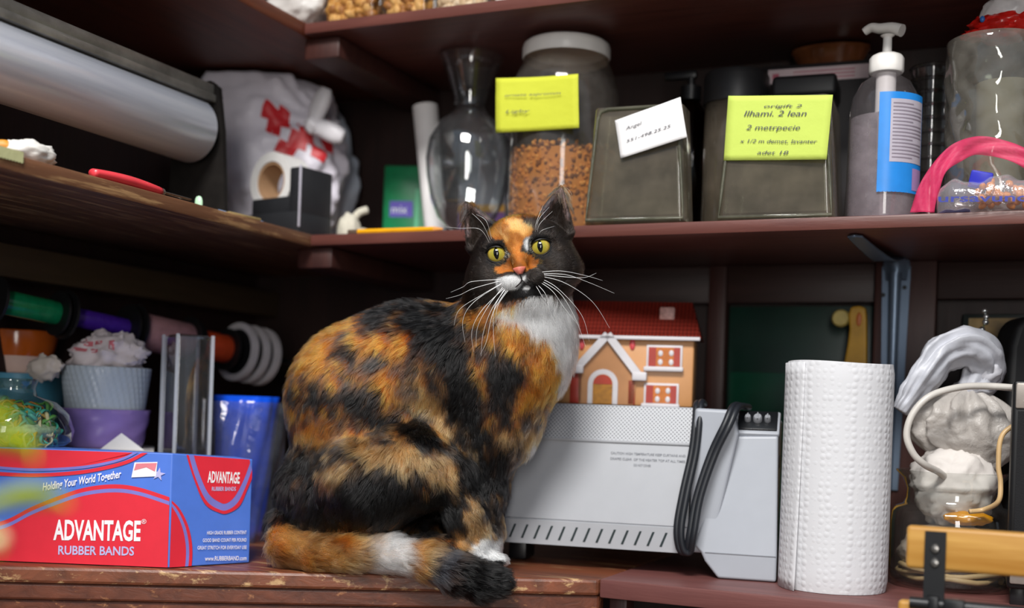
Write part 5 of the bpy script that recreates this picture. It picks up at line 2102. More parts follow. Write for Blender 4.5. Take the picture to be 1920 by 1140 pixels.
# ------------------------------------------------------------------ heater
FRh = 1.445
HY = R(15)                                   # heater turned 14 degrees from square to the view
hc = at(1455, 1096, FRh); hc.z = CT + .0018   # its front right foot
hx_ = RT0 * math.cos(HY) - FWD * math.sin(HY)
hy_ = RT0 * math.sin(HY) + FWD * math.cos(HY)
t = thing('convector_heater', 'pale grey electric convector heater with slotted lower front beside the cat', 'heater', hc, math.atan2(hx_.y, hx_.x))


def hpt(px, py):
    """Front plane of the heater under a pixel: (x leftwards negative, z)."""
    d = ray(px, py)
    q = CAM + d * ((hc - CAM).dot(hy_) / d.dot(hy_)) - hc
    return q.dot(hx_), q.z


x0, zb = hpt(928, 1020)
xs, _ = hpt(1292, 900)                       # seam to the end cap
zt = hpt(1400, 768)[1]
zg = hpt(1200, 830)[1]
zl = hpt(1200, 985)[1]
zb = hpt(1200, 1033)[1]
D = .115
def prof(z):                                  # front slants back a little towards the top
    return .004 + .028 * max(0, (z - zl) / (zt - zl)) ** 1.0
Mh = plain('heater_enamel', '#a6a8ad', .38, var=.02)
Mh2 = plain('heater_end', '#a0a4ac', .42, var=.02)
m = MB()
poly = [(prof(zb), zb), (prof(zl) - .001, zl - .0012), (prof(zl) + .0015, zl), (prof(zl), zl + .0012), (prof(zg), zg), (prof(zt) + .004, zt), (D - .03, zt), (D, zl), (D, zb)]
m.prism(poly, x0, xs, plane='yz')
m.build('front_panel', Mh, t, smooth=30)
# perforated upper grille
k = NT('heater_grille')
v = k.coords((150, 150, 150), rot=(0, 0, 0))
ch = k.n('TexVoronoi', Scale=1.0, Randomness=0.0) if False else None
w1 = k.n('TexWave', Scale=88.0); w1.bands_direction = 'X'
w2 = k.n('TexWave', Scale=88.0); w2.bands_direction = 'Z'
mp = k.n('Mapping'); mp.inputs['Rotation'].default_value = (0, R(45), 0)
tcn = k.n('TexCoord')
k.l(tcn.outputs['Object'], mp.inputs['Vector'])
k.l(mp.outputs[0], w1.inputs['Vector']); k.l(mp.outputs[0], w2.inputs['Vector'])
mm = k.n('Math', operation='MULTIPLY')
k.l(w1.outputs['Fac'], mm.inputs[0]); k.l(w2.outputs['Fac'], mm.inputs[1])
holes = k.ramp(mm.outputs[0], [(.35, (0, 0, 0, 1)), (.5, (1, 1, 1, 1))])
M['grille'] = k.done(k.bsdf(k.mix(holes, lin('#b0b2b7'), lin('#54575c')), .45, 0, k.bump(holes, -.5, .002)))
m = MB()
m.prism([(prof(zg) - .0012, zg + .002), (prof(zt) + .0025, zt - .001), (prof(zt) + .006, zt + .0005), (prof(zg) + .004, zg + .002)], x0 + .002, xs - .002, plane='yz')
m.build('grille', M['grille'], t, smooth=30)
m = MB(); m.rbox(x0, prof(zg) - .0025, zg - .002, xs, prof(zg) + .003, zg + .002, .001)
m.build('grille_ledge', Mh, t)
Mdark = plain('slot_dark', '#1d2a2c', .8)
pitch = .0165
i = 0
xx = hpt(1243, 1006)[0]
while xx > x0 + .012:
    m = MB()
    zc_ = (zb + zl) / 2
    yf = prof(zb) - .0006
    m.prism([(xx - .0045, zc_ - .0095), (xx - .0015, zc_ - .0095), (xx + .0055, zc_ + .0085), (xx + .0025, zc_ + .0085)], yf - .0003, yf + .0008, plane='xz')
    m.build('vent_slot', Mdark, t, smooth=0)
    xx -= pitch
# end cap
xr = hpt(1457, 900)[0]
xt = hpt(1465, 790)[0] - .006
xl2 = hpt(1372, 775)[0]
m = MB()
e = -.006
zc2 = hpt(1400, 815)[1]
zmid = hpt(1400, 1040)[1]
def cap(pts, y0_, y1_, name, mat):
    mb = MB(); mb.prism(pts, y0_, y1_, plane='xz')
    o = mb.build(name, mat, t, smooth=0)
    b = o.modifiers.new('bevel', 'BEVEL'); b.width, b.segments = .004, 3
    return o
cap([(xs, zb - .002), (xr, zb - .002), (xr, zt - .012), (xs + .0, zt + .001)], prof(zb) + .046, D, 'end_housing', Mh2)
xa_, za_ = hpt(1308, 1030); xb_, zb_ = hpt(1342, 900); xc_, zc_ = hpt(1378, 812)
cap([(xs + .001, zb + .002), (xs + .030, zb + .002), (xc_ + .004, zc2), (xc_ - .003, zt - .001), (xs + .004, zt)], prof(zb) - .001, prof(zb) + .03, 'end_trim', Mh2)
# flared front of the end cap, down to the foot
mb = MB()
yq = lambda z: -.004 + .030 * max(0, (z - zmid) / (zt - zmid))
def cp(px, py, dy):
    x_, z_ = hpt(px, py)
    return (x_, yq(z_) + dy, max(z_, 0.0))
ol = [(1372, 818), (1340, 905), (1302, 1022), (1314, 1040), (1322, 1052), (1346, 1096), (1455, 1097), (1457, 1040), (1458, 818)]
fr = [cp(*q, 0.0) for q in ol]; bk = [cp(*q, .040) for q in ol]
for q_ in (3, 7):
    fr[q_] = (fr[q_][0], -.004, zmid); bk[q_] = (bk[q_][0], .036, zmid)
n = len(ol)
mb.add(fr + bk, [[0, 1, 2, 3, 7, 8], [3, 4, 5, 6, 7], [n + i for i in (8, 7, 3, 2, 1, 0)], [n + i for i in (7, 6, 5, 4, 3)]] + [(i, n + i, n + (i + 1) % n, (i + 1) % n) for i in range(n)])
o = mb.build('end_cap', Mh2, t, smooth=0)
bv = o.modifiers.new('bevel', 'BEVEL'); bv.width, bv.segments, bv.limit_method = .003, 3, 'ANGLE'
m = MB()
x_, z1_ = hpt(1376, 818); x2_, z2_ = hpt(1455, 1040)
fx0 = hpt(1348, 1096)[0]
m.rbox(fx0, .0, 0, x2_, .10, zmid - .001, .003)
m.build('foot', Mh2, t)
m = MB(); m.rbox(x0 + .005, .05, 0, x0 + .03, .1, zb + .004, .003)
m.build('foot', M['black_pl'], t)
m = MB(); m.rbox(hpt(1322, 1040)[0], yq(zmid) - .0008, zmid - .0006, x2_, yq(zmid) + .0008, zmid + .0006, .0003)
m.build('seam', plain('seam_grey', '#7d8087', .6), t)
# sloping control recess with three knobs
p_a, p_b = hpt(1368, 812), hpt(1462, 772)
m = MB()
m.M = T((p_a[0] + p_b[0]) / 2, yq(p_a[1]) + .016, (p_a[1] + p_b[1]) / 2 - .003, R(44))
w = (p_b[0] - p_a[0]) / 2
m.rbox(-w, -.020, -.006, w, .022, .004, .003)
m.build('control_surround', Mh2, t)
m = MB(); m.M = T((p_a[0] + p_b[0]) / 2 + .002, yq(p_a[1]) + .016, (p_a[1] + p_b[1]) / 2 - .001, R(44))
m.rbox(-w * .82, -.016, .001, w * .82, .017, .0055, .001)
m.build('control_panel', plain('control_black', '#141619', .3), t)
for j, kx in enumerate((-.5, 0, .5)):
    m = MB(); m.M = T((p_a[0] + p_b[0]) / 2 + .002 + w * .82 * kx, yq(p_a[1]) + .015, (p_a[1] + p_b[1]) / 2 - .001, R(44))
    q = .0055 if j == 1 else .004
    m.lathe([(0, .013), (q * .8, .013), (q, .011), (q, .005), (0, .005)], 24); m.rbox(-.0008, -q, .012, .0008, q, .0145, .0004)
    m.build('knob', plain('knob_grey', '#8d8f94', .35), t)
m = MB(); m.rbox(xr - .004, .035, hpt(1460, 880)[1], xr + .0012, .055, hpt(1460, 855)[1], .001)
m.build('side_switch', M['black_pl'], t)
m = MB()
u0 = hpt(1140, 852); u1 = hpt(1282, 852)
for i, (s0, a0, b0) in enumerate((('CAUTION HIGH TEMPERATURE KEEP CURTAINS AND', .0, 1.0), ('DRAPES CLEAR  OF THE HEATER TOP AT ALL TIMES', 0, 1.0), ('DO NOT COVER', .32, .55))):
    zz_ = u0[1] - .0072 * i
    text_into(m, s0, (u0[0] + (u1[0] - u0[0]) * a0, prof(zz_) - .0006, zz_), (1, 0, 0), (0, .15, 1), (u1[0] - u0[0]) * (b0 - a0), .0032, bold=.01, depth_=0)
m.build('warning_lettering', plain('print_grey', '#6f7278', .6), t, smooth=0)

# black mains cord looped over the heater
P = []
for px, py, dy in ((1302, 757, -.004), (1302, 790, -.016), (1296, 850, -.016), (1282, 920, -.018), (1272, 985, -.018), (1276, 1025, -.016), (1288, 1032, -.014), (1296, 1000, -.022), (1308, 930, -.024), (1334, 850, -.028), (1360, 795, -.034), (1374, 764, -.02)):
    x_, z_ = hpt(px, py)
    P.append(hc + hx_ * x_ + hy_ * (prof(max(z_, zl)) + dy - .0035) + Vector((0, 0, z_)))
P.insert(0, P[0] + hy_ * .04); P[0].z = hc.z + zt + .006; P[1].z = hc.z + zt + .005; P[-1].z = hc.z + zt + .004; P.append(P[-1] + hy_ * .05 + hx_ * .01)
m = MB(); q0 = P[4]
P1_ = spline([q - q0 for q in P], 8)
P2_ = [q + hx_ * .0062 - hy_ * .004 + Vector((0, 0, .002 * math.sin(i * .12))) for i, q in enumerate(P1_)]
tail_ = spline([P1_[-1], P1_[-1] + hy_ * .04 + Vector((0, 0, .004)) + hx_ * .01, P1_[-1] + hy_ * .10 + hx_ * .03 - Vector((0, 0, .03))], 6)
m.tube(P1_, .0042, 10); m.tube(P2_, .0042, 10)
o = m.build('mains_cord', plain('cord_black', '#1b1e24', .45), None, smooth=180, loc=q0, weld=False)
tag(o, 'doubled black mains cord looped down the front of the heater', 'cord')

# ------------------------------------------------------------------ house shaped tin on the heater
hz0 = hc.z + zt + .0012
HZd = 1.60
hcn = at(1240, 768, HZd); hcn.z = hz0       # front right corner
s = HZd / FPX
fxx = hx_ * math.cos(R(4)) - hy_ * math.sin(R(4)) * -1
fxx = (RT0 * math.cos(R(12)) - FWD * math.sin(R(12)))
fyy = (RT0 * math.sin(R(12)) + FWD * math.cos(R(12)))
D_ = (hcn - hc).dot(hy_)
t = thing('house_tin', 'house shaped biscuit tin with a red roof and a snowy porch on the heater', 'tin', hcn, math.atan2(fxx.y, fxx.x))


def tpt(px, py):
    d = ray(px, py)
    q = CAM + d * ((hcn - CAM).dot(fyy) / d.dot(fyy)) - hcn
    return q.dot(fxx), q.z


Mt = plain('tin_wall', '#c08a58', .4, var=.06, scale=30)
Wt = tpt(1240, 700)[0] - tpt(985, 700)[0]
zE = tpt(1245, 632)[1]
zE = tpt(1290, 634)[1]
xR = tpt(1300, 700)[0]
Dt = .075
m = MB(); m.rbox(xR - Wt, 0, 0, xR, Dt, zE, .003)
m.build('tin_body', Mt, t)
zT = tpt(1200, 562)[1]
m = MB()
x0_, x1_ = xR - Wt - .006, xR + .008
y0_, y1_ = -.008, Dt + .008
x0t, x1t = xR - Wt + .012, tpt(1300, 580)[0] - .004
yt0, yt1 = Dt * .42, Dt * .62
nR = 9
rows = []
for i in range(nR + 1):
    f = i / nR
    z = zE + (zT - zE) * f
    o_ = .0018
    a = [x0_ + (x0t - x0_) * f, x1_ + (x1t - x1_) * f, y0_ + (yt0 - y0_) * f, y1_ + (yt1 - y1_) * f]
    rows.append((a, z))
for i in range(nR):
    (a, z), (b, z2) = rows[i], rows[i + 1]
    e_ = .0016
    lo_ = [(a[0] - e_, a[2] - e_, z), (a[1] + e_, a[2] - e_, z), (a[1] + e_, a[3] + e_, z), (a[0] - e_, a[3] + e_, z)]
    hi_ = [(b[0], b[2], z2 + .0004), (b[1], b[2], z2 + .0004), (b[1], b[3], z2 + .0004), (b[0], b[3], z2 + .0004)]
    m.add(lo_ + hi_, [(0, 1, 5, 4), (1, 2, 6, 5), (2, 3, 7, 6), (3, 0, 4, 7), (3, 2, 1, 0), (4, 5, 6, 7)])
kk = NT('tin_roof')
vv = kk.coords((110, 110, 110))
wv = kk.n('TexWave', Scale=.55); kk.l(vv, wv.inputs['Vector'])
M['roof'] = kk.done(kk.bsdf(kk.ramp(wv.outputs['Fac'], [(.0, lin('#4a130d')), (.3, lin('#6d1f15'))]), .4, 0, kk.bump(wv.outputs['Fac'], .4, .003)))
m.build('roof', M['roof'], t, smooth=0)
m = MB(); m.rbox(x0_, y0_ - .002, zE - .004, x1_, y0_ + .006, zE + .001, .001)
Msn = plain('tin_snow', '#c9c6ca', .5, var=.05)
m.build('eave', Msn, t)
# porch gable
gx, gz = tpt(1141, 628)
m = MB()
gl, gr = tpt(1082, 692), tpt(1200, 706)
def bar(mb, a, b, w, y0_=-.010, y1_=-.002):
    a, b = Vector((a[0], 0, a[1])), Vector((b[0], 0, b[1]))
    d = (b - a).normalized(); nn = Vector((-d.z, 0, d.x)) * w
    vs = [a - nn, b - nn, b + nn, a + nn]
    mb.add([(q.x, y0_, q.z) for q in vs] + [(q.x, y1_, q.z) for q in vs], [(0, 1, 2, 3), (7, 6, 5, 4), (0, 4, 5, 1), (1, 5, 6, 2), (2, 6, 7, 3), (3, 7, 4, 0)])
for a, b in (((gx, gz), gl), ((gx, gz), gr)):
    bar(m, a, b, .0052)
for q in (gl, gr):
    m.rbox(q[0] - .010, -.011, q[1] - .006, q[0] + .010, -.001, q[1] + .006, .002)
m.build('porch_gable', Msn, t, smooth=40, weld=False)
m = MB()
m.add([(gx, -.003, gz - .003), (gl[0] + .002, -.003, gl[1]), (gl[0] + .004, -.003, .001), (gr[0] - .008, -.003, .001), (gr[0] - .004, -.003, gr[1]),
       (gx, .001, gz - .003), (gl[0] + .002, .001, gl[1]), (gl[0] + .004, .001, .001), (gr[0] - .008, .001, .001), (gr[0] - .004, .001, gr[1])],
      [(0, 1, 2, 3, 4), (9, 8, 7, 6, 5), (0, 5, 6, 1), (1, 6, 7, 2), (2, 7, 8, 3), (3, 8, 9, 4), (4, 9, 5, 0)])
m.build('porch_wall', plain('porch_wall', '#a9764a', .4), t, smooth=0)
# arched door
dx, dz = tpt(1132, 702)
wd = (tpt(1150, 740)[0] - tpt(1113, 740)[0]) / 2
def arch(mb, w, zt_, y, mi=0, th=.002):
    pts = [(dx - w, .001)] + [(dx - w * math.cos(a), zt_ - w + w * math.sin(a)) for a in np.linspace(0, math.pi, 15)] + [(dx + w, .001)]
    mb.prism(pts, y, y + th, plane='xz')
m = MB(); arch(m, wd + .007, dz + .007, -.006); m.build('door_surround', Msn, t, smooth=0)
m = MB(); arch(m, wd, dz, -.0075)
od = m.build('door', plain('door_ochre', '#a06a14', .4, var=.3, scale=120), t, smooth=0)
m = MB()
pts = [(dx - wd * math.cos(a) * .96, dz - wd + wd * math.sin(a) * .96) for a in np.linspace(0, math.pi, 15)]
m.prism(pts, -.0082, -.007, plane='xz')
m.build('fanlight', plain('door_red', '#a8321c', .4), od, smooth=0)
# shutters flanking the porch, berries, windows
Mrd = plain('tin_red', '#9c2f22', .4)
for a, b in (((1178, 712), (1190, 766)), ((1070, 700), (1090, 766))):
    q0_, q1_ = tpt(*a), tpt(*b)
    m = MB(); m.rbox(q0_[0], -.003, .001, q1_[0], .001, q0_[1], .001); m.build('shutter', Mrd, t)
for px in (1091, 1186):
    q = tpt(px, 646)
    m = MB(); m.ball((q[0], -.001, q[1]), (.004, .002, .008), 14, 8); m.build('red_ornament', plain('ornament_red', '#c4454c', .4), t)
def win(pa, pb):
    (xa_, za_), (xb_, zb_) = tpt(*pa), tpt(*pb)
    m = MB(); m.rbox(xa_ - .003, -.0028, zb_ - .001, xb_ + .003, .001, za_ + .003, .001)
    f = m.build('window_frame', Msn, t)
    m = MB(); m.box(xa_, -.0036, zb_, xb_, -.0026, za_)
    m.build('window_pane', plain('win_amber', '#b5651c', .35, var=.2, scale=150), f, smooth=0)
    w_ = xb_ - xa_
    for q0_, q1_ in ((0, .24), (.8, 1)):
        m = MB(); m.box(xa_ + w_ * q0_, -.0042, zb_, xa_ + w_ * q1_, -.0034, za_); m.build('curtain', Mrd, f, smooth=0)
    for cx_, cz_ in ((.38, .68), (.72, .7), (.38, .22), (.72, .22)):
        m = MB(); m.ball((xa_ + w_ * cx_, -.0036, zb_ + (za_ - zb_) * cz_), (.0033, .0012, .0042), 12, 8); m.build('candle', Msn, f)
    m = MB(); m.rbox(xa_ - .006, -.009, zb_ - .007, xb_ + .005, .0, zb_ - .0005, .002); m.build('window_sill', Msn, f)
win((1217, 651), (1275, 688))
win((1212, 722), (1268, 757))
q = tpt(1249, 585)
m = MB(); m.rbox(q[0] - .010, -.001 + .012, q[1] - .012, q[0] + .011, .03, q[1] + .008, .002)
m.build('chimney', plain('chimney_pink', '#a87c74', .5, var=.3, scale=200), t)

# ------------------------------------------------------------------ paper towel roll
pc = at(1560, 1112, 1.418); pc.z = CT + .0015
s = 1.418 / FPX
rT = 98 * s
hT = at(1578, 682, 1.418).z - pc.z
k = NT('paper_towel')
vo = k.n('TexVoronoi', Scale=120.0, Randomness=.3)
k.l(k.coords((1, 1, 1)), vo.inputs['Vector'])
dots = k.ramp(vo.outputs['Distance'], [(.15, (1, 1, 1, 1)), (.5, (0, 0, 0, 1))])
M['towel'] = k.done(k.bsdf(lin('#cfcfd2'), .85, 0, k.bump(dots, .4, .0015), .2))
t = thing('paper_towel_roll', 'tall white embossed paper towel roll standing on the worktop', 'paper towel', pc)
sec = []
for i in range(97):
    a = i / 96 * 2 * math.pi
    sec.append((a, rT * (1 + .006 * math.sin(3 * a + 1))))
m = MB()
nz_ = 24
def tow(u, v):
    a = 2 * math.pi * u
    b_ = .006 if v in (0, 1) else 0
    r_ = rT * (1 + .005 * math.sin(3 * a + v * 2) + .003 * math.sin(v * 7)) - (.002 if v < .001 or v > .999 else 0)
    return (r_ * math.cos(a), r_ * math.sin(a), hT * v + .0015 * math.sin(2 * a) * v)
m.grid(tow, 96, nz_, closeu=True)
def endring(v, up):
    pass
m.grid(lambda u, v: ((rT * (1 - v * .70) - .002) * math.cos(2 * math.pi * u), (rT * (1 - v * .70) - .002) * math.sin(2 * math.pi * u), hT - .002 * v + .0015 * math.sin(4 * math.pi * u)), 96, 8, closeu=True)
m.build('paper_roll', M['towel'], t, smooth=50)
m = MB(); m.lathe([(rT * .28, .001), (rT * .30, .001), (rT * .30, hT - .003), (rT * .28, hT - .003), (rT * .28, .001)], 40)
m.build('core', plain('card_core', '#9c8266', .8), t)
# loose sheet edge down the left front side
an = math.atan2((-RT0 * .80 - FWD * .6).y, (-RT0 * .80 - FWD * .6).x)
def loose(u, v):
    a = an + R(-58) * u
    r_ = rT * 1.012 + .003 * (1 - u) * (1 - v * .8) + .004 * (1 - u) ** 3 * (1 - v) ** 2
    return (r_ * math.cos(a), r_ * math.sin(a), .0 + (hT - .001) * v)
m = MB(); m.grid(lambda u, v: loose(1 - u, v), 14, 20)
o = m.build('loose_sheet', M['towel'], t, smooth=180)
o.modifiers.new('thick', 'SOLIDIFY').thickness = .0006

# ------------------------------------------------------------------ shelf bracket on the post
def wallpt(px, py, y):
    return on(1, y, px, py)
yb = ya - .013
a0, a1 = wallpt(1652, 570, yb), wallpt(1706, 570, yb)
bxm, bw = (a0.x + a1.x) / 2, (a1.x - a0.x) / 2
zlow = wallpt(1662, 918, yb).z
zhi = wallpt(1680, 500, yb).z
shp = wallpt(1600, 428, SY + .02)
t = thing('shelf_bracket', 'blue grey pressed steel bracket under the middle shelf above the paper towel', 'bracket', (bxm, yb, zlow))
k = NT('bracket_steel')
M['bracket'] = k.done(k.bsdf(lin('#6f7f93'), .35, .55, k.bump(k.noise(k.coords(), 60, 3), .1, .001)))
def U(zz_):
    return zz_ - zlow
m = MB()
for sgn in (-1, 1):
    m.add([(sgn * bw, 0, U(zhi)), (sgn * bw * .30, 0, U(zhi)), (sgn * bw * .22, 0, .0), (sgn * bw * .62, 0, .0)] +
          [(sgn * bw, -.0025, U(zhi)), (sgn * bw * .30, -.0025, U(zhi)), (sgn * bw * .22, -.0025, .0), (sgn * bw * .62, -.0025, .0)],
          [(0, 1, 2, 3), (7, 6, 5, 4), (0, 4, 5, 1), (1, 5, 6, 2), (2, 6, 7, 3), (3, 7, 4, 0)])
m.build('wall_plate', M['bracket'], t, smooth=0, weld=False)
m = MB()
Pc = spline([(0, -.004, .0), (0, -.010, U(zhi) * .5), (0, -.012, U(zhi) - .01)], 6)
m.tube(Pc, [.004 + .005 * i / len(Pc) for i in range(len(Pc))], 14, flat=(1, 1))
m.build('rib', M['bracket'], t, smooth=60)
# brace rising to the front of the shelf
m = MB()
e_ = Vector((shp.x - bxm, SY + .03 - yb, SM0 - .002 - zlow))
st = Vector((0, -.004, U(zhi) - .02))
Pb = spline([st, st + Vector((0, -.012, .03)), st.lerp(e_, .3) + Vector((0, 0, .012)), st.lerp(e_, .65) + Vector((0, 0, .004)), e_], 6)
def brace(u, v):
    i_ = u * (len(Pb) - 1)
    q = Pb[min(int(i_), len(Pb) - 1)]
    w_ = bw * (1 - .55 * u)
    return Vector((q.x + (v - .5) * 2 * w_, q.y - .006 * math.cos((v - .5) * 2 * math.pi) * (1 - .4 * u), q.z))
m.grid(brace, len(Pb), 15)
o = m.build('brace', M['bracket'], t, smooth=60)
o.modifiers.new('thick', 'SOLIDIFY').thickness = .002
for px, py in ((1656, 553), (1696, 539)):
    q = wallpt(px, py, yb - .003)
    m = MB(); m.M = T(q.x - bxm, -.003, q.z - zlow, math.pi / 2); m.lathe([(0, .001), (.0028, .001), (.003, 0), (0, 0)], 16)
    m.build('bolt_hole', M['black_mt'], t)

# ------------------------------------------------------------------ against the wall: green panel, wooden giraffe, picture
yp = -.012
g0, g1 = wallpt(1360, 575, yp), wallpt(1640, 768, yp)
t = thing('green_board', 'dark green board leaning on the wall behind the paper towel', 'board', (xb + .002, -.012, CT))
wG = xc - xb - .004
hG = g0.z - CT
m = MB(); m.rbox(0, 0, 0, wG, .009, hG, .001)
m.build('panel', plain('board_green', '#072a20', .4, var=.25, scale=12), t)
lp = wallpt(1490, 700, -.014)
m = MB(); m.rbox(.004, -.0012, lp.z - CT - .10, wG - .004, .0005, lp.z - CT, .0006)
m.build('lower_band', plain('board_green2', '#0b4430', .35, var=.2, scale=20), t)
gp = wallpt(1592, 690, -.035)
s = depth(gp) / FPX
t = thing('toy_giraffe', 'yellow wooden animal figure standing behind the paper towel roll', 'figurine', (gp.x, -.05, CT))
def gq(px, py):
    q = wallpt(px, py, -.05)
    return (q.x - gp.x, q.z - CT)
m = MB()
body = [gq(*q) for q in ((1582, 690), (1590, 650), (1594, 618), (1592, 590), (1597, 576), (1612, 574), (1624, 578), (1626, 600), (1626, 690))]
foot = [(body[0][0] - .01, .0), (body[-1][0] + .004, .0)]
m.prism([foot[0]] + body + [foot[1]], -.009, .009, plane='xz')
o = m.build('body', plain('toy_yellow', '#b98a1e', .5, var=.15, scale=40), t, smooth=0)
b = o.modifiers.new('bevel', 'BEVEL'); b.width, b.segments = .003, 3
q = gq(1577, 597)
m = MB(); m.M = T(q[0], 0, q[1], math.pi / 2); m.lathe([(0, -.008), (.010, -.008), (.0125, -.005), (.0125, .005), (.010, .008), (0, .008)], 28)
m.build('head', plain('toy_pale', '#b5a15a', .5, var=.2, scale=60), t)
q = gq(1612, 600)
m = MB(); m.ball((q[0], -.009, q[1]), (.004, .0015, .010), 14, 8)
m.build('painted_patch', plain('toy_orange', '#b5622a', .5), t)
pa, pb = wallpt(1805, 588, -.02), wallpt(1990, 760, -.02)
t = thing('framed_picture', 'picture in ochre tones leaning on the wall behind the knotted bag', 'picture', (pa.x, -.014, CT + .004))
w_, h_ = pb.x - pa.x, pa.z - CT - .004
m = MB(); m.rbox(0, 0, 0, w_, .010, h_, .002)
m.build('frame', plain('pic_frame', '#141f1c', .5), t)
k = NT('ochre_print')
nz = k.noise(k.coords((1, 1, 1)), 14, 4)
mp_ = k.ramp(nz, [(.3, lin('#4d3d1e')), (.5, lin('#9a7a3c')), (.7, lin('#c4b080'))])
m = MB(); m.box(.008, -.0008, .008, w_ - .008, 0.0005, h_ - .006)
m.build('print', k.done(k.bsdf(mp_, .5)), t)
m = MB()
px_, pz_ = wallpt(1778, 590, -.06), 0
# bead string hanging beside it
pts = [wallpt(px, py, -.11) for px, py in ((1846, 584), (1849, 600), (1841, 618), (1836, 628), (1832, 636), (1826, 650), (1822, 672))]
q0 = Vector(pts[-1])
t = thing('bead_spray', 'sprig of shiny silver beads rising behind the knotted bag', 'bead sprig', q0)
m = MB(); m.tube([q - q0 for q in spline(pts, 4)] , .0009, 6)
m.tube([Vector((0, 0, 0)), Vector((.006, .01, -.10)), Vector((.008, .012, CT - q0.z + .002))], .0012, 6)
m.build('stem', plain('stem_green', '#3f5f2c', .5), t, weld=False)
kb = NT('silver_bead')
M['silver'] = kb.done(kb.bsdf(lin('#e8ecec'), .08, .9))
for px, py, r_ in ((1846, 583, .0042), (1849, 594, .004), (1848, 604, .0042), (1841, 618, .0042), (1836, 628, .0038), (1831, 636, .004)):
    q = wallpt(px, py, -.112) - q0
    m = MB(); m.ball(q, r_, 16, 10); m.build('bead', M['silver'], t)

# ------------------------------------------------------------------ glass jar with cloth, knotted bag, cable
jp = at(1780, 1120, 1.462); jp.z = CT + .0015
s = 1.435 / FPX
jz = lambda py: at(1785, py, 1.435).z - jp.z
t = thing('wide_glass_jar', 'wide clear glass jar with a flared rim holding white cloth', 'jar', jp)
R0 = 112 * s
pr = [(0, .004), (R0 * .9, .002), (R0 * .985, .008), (R0, .018), (R0, jz(985)), (R0 * .98, jz(965)), (R0 * .93, jz(955)), (R0 * .80, jz(950)), (R0 * .755, jz(938)), (R0 * .75, jz(920)), (R0 * .82, jz(900)), (R0 * .93, jz(888)), (R0 * .94, jz(885)), (R0 * .91, jz(886))]
m = MB(); m.lathe(pr, 80)
m.build('jar_body', glass('jar_glass2', '#eef0ee', '#7a8078', refl=1.5, dirt_haze=.05), t, smooth=60)
def crump(d, f, a, sd):
    v_ = d + Vector((sd, sd * .7, -sd))
    return 1 + a * fbm(v_, f, 3) + a * .7 * abs(fbm(v_, f * 2.2, 3))
zc_ = jz(920)
m = MB(); m.ball((0, 0, zc_), (R0 * .70, R0 * .62, .050), 72, 44, fn=lambda d: crump(d, 1.7, .16, 3) * (.9 if d.z < 0 else 1.0))
m.build('cloth', plain('cloth_white', '#cfc9c4', .85, var=.05, bump=.2, scale=60), None, smooth=180, loc=jp)
o = bpy.data.objects[-1] if False else COL.objects[-1]
tag(o, 'crumpled white cloth filling the neck of the wide glass jar', 'cloth')
m = MB(); m.ball((0, 0, jz(1045)), (R0 * .84, R0 * .78, .036), 72, 44, fn=lambda d: crump(d, 1.9, .13, 9))
m.v = [Vector((q_.x, q_.y, max(q_.z, .020))) for q_ in m.v]
o = m.build('cloth', plain('cloth_beige', '#a89a8e', .85, var=.12, bump=.2, scale=60), None, smooth=180, loc=jp)
tag(o, 'crumpled beige cloth at the bottom of the wide glass jar', 'cloth')
q = at(1812, 972, 1.418) - jp
m = MB(); m.M = T(q.x, q.y, q.z); m.ball((0, 0, 0), (.026, .012, .0085), 40, 20, fn=lambda d: 1 + .15 * fbm(d, 2) + (.15 if d.x > .6 else 0) * 1)
o = m.build('amber_wrapper', plain('amber', '#d9920f', .15, var=.2, scale=60), None, smooth=180, loc=jp)
tag(o, 'shiny amber sweet wrapper inside the wide glass jar', 'wrapper')
# coil of beige cord at the bottom of the jar
P = []
for i in range(90):
    a = i / 90 * 2 * math.pi * 3.6
    rr = R0 * (.80 + .06 * math.sin(i * .7))
    P.append(Vector((rr * math.cos(a), rr * math.sin(a), .010 + .006 * (i / 26) + .002 * math.sin(i * 1.1))))
m = MB(); m.tube(P, .0032, 8)
o = m.build('cord_coil', plain('cord_beige', '#b59a70', .6), None, smooth=180, loc=jp)
tag(o, 'beige cord coiled at the bottom of the wide glass jar', 'cord')

# knotted bag over the jar
bc = at(1800, 800, 1.47)
t = thing('knotted_bag', 'translucent white plastic bag with a twisted neck resting on the wide jar', 'bag', bc)
s = 1.47 / FPX
Mb2 = film('bag_film2', '#d2ccc6', .9, .3, .9, 55, .3)
m = MB()
def bag2(u, v):
    a = 2 * math.pi * u
    # v 0 at the bottom tip, 1 at the knot
    zz_ = (-74 + 144 * v) * s
    r_ = (100 * math.sin(math.pi * min(1, (v * .93 + .05))) ** .72 * (1.0 - .10 * v) + 7) * s
    pl = 1 + (.05 + .15 * v * v) * math.sin(12 * a + 1.5 * v + 2 * fbm((math.cos(a), math.sin(a), v * 2), 1.2)) + .10 * fbm((math.cos(a) * 1.3, math.sin(a) * 1.3, v * 2.5), 1.3, 3) - .06 * abs(fbm((math.cos(a) * 1.6, math.sin(a) * 1.6 + v * 1.5, v * 1.6), 2.2, 4))
    r_ *= pl
    ox = (30 * (1 - v) ** 1.5 + 15 * v ** 2) * s
    return RT0 * (r_ * math.cos(a) + ox) + FWD * (r_ * .62 * math.sin(a)) + Vector((0, 0, zz_ + .008 * math.sin(2 * a) * (1 - v)))
m.grid(bag2, 120, 60, closeu=True)
m.build('bag_body', Mb2, t, smooth=180)
def bq(px, py, dz=0):
    return at(px, py, 1.47 - dz) - bc
m = MB()
P = spline([bq(1822, 735), bq(1840, 700), bq(1842, 672, .01), bq(1815, 652, .018), bq(1770, 662, .02), bq(1738, 700, .022), bq(1708, 745, .022), bq(1690, 772, .02)], 7)
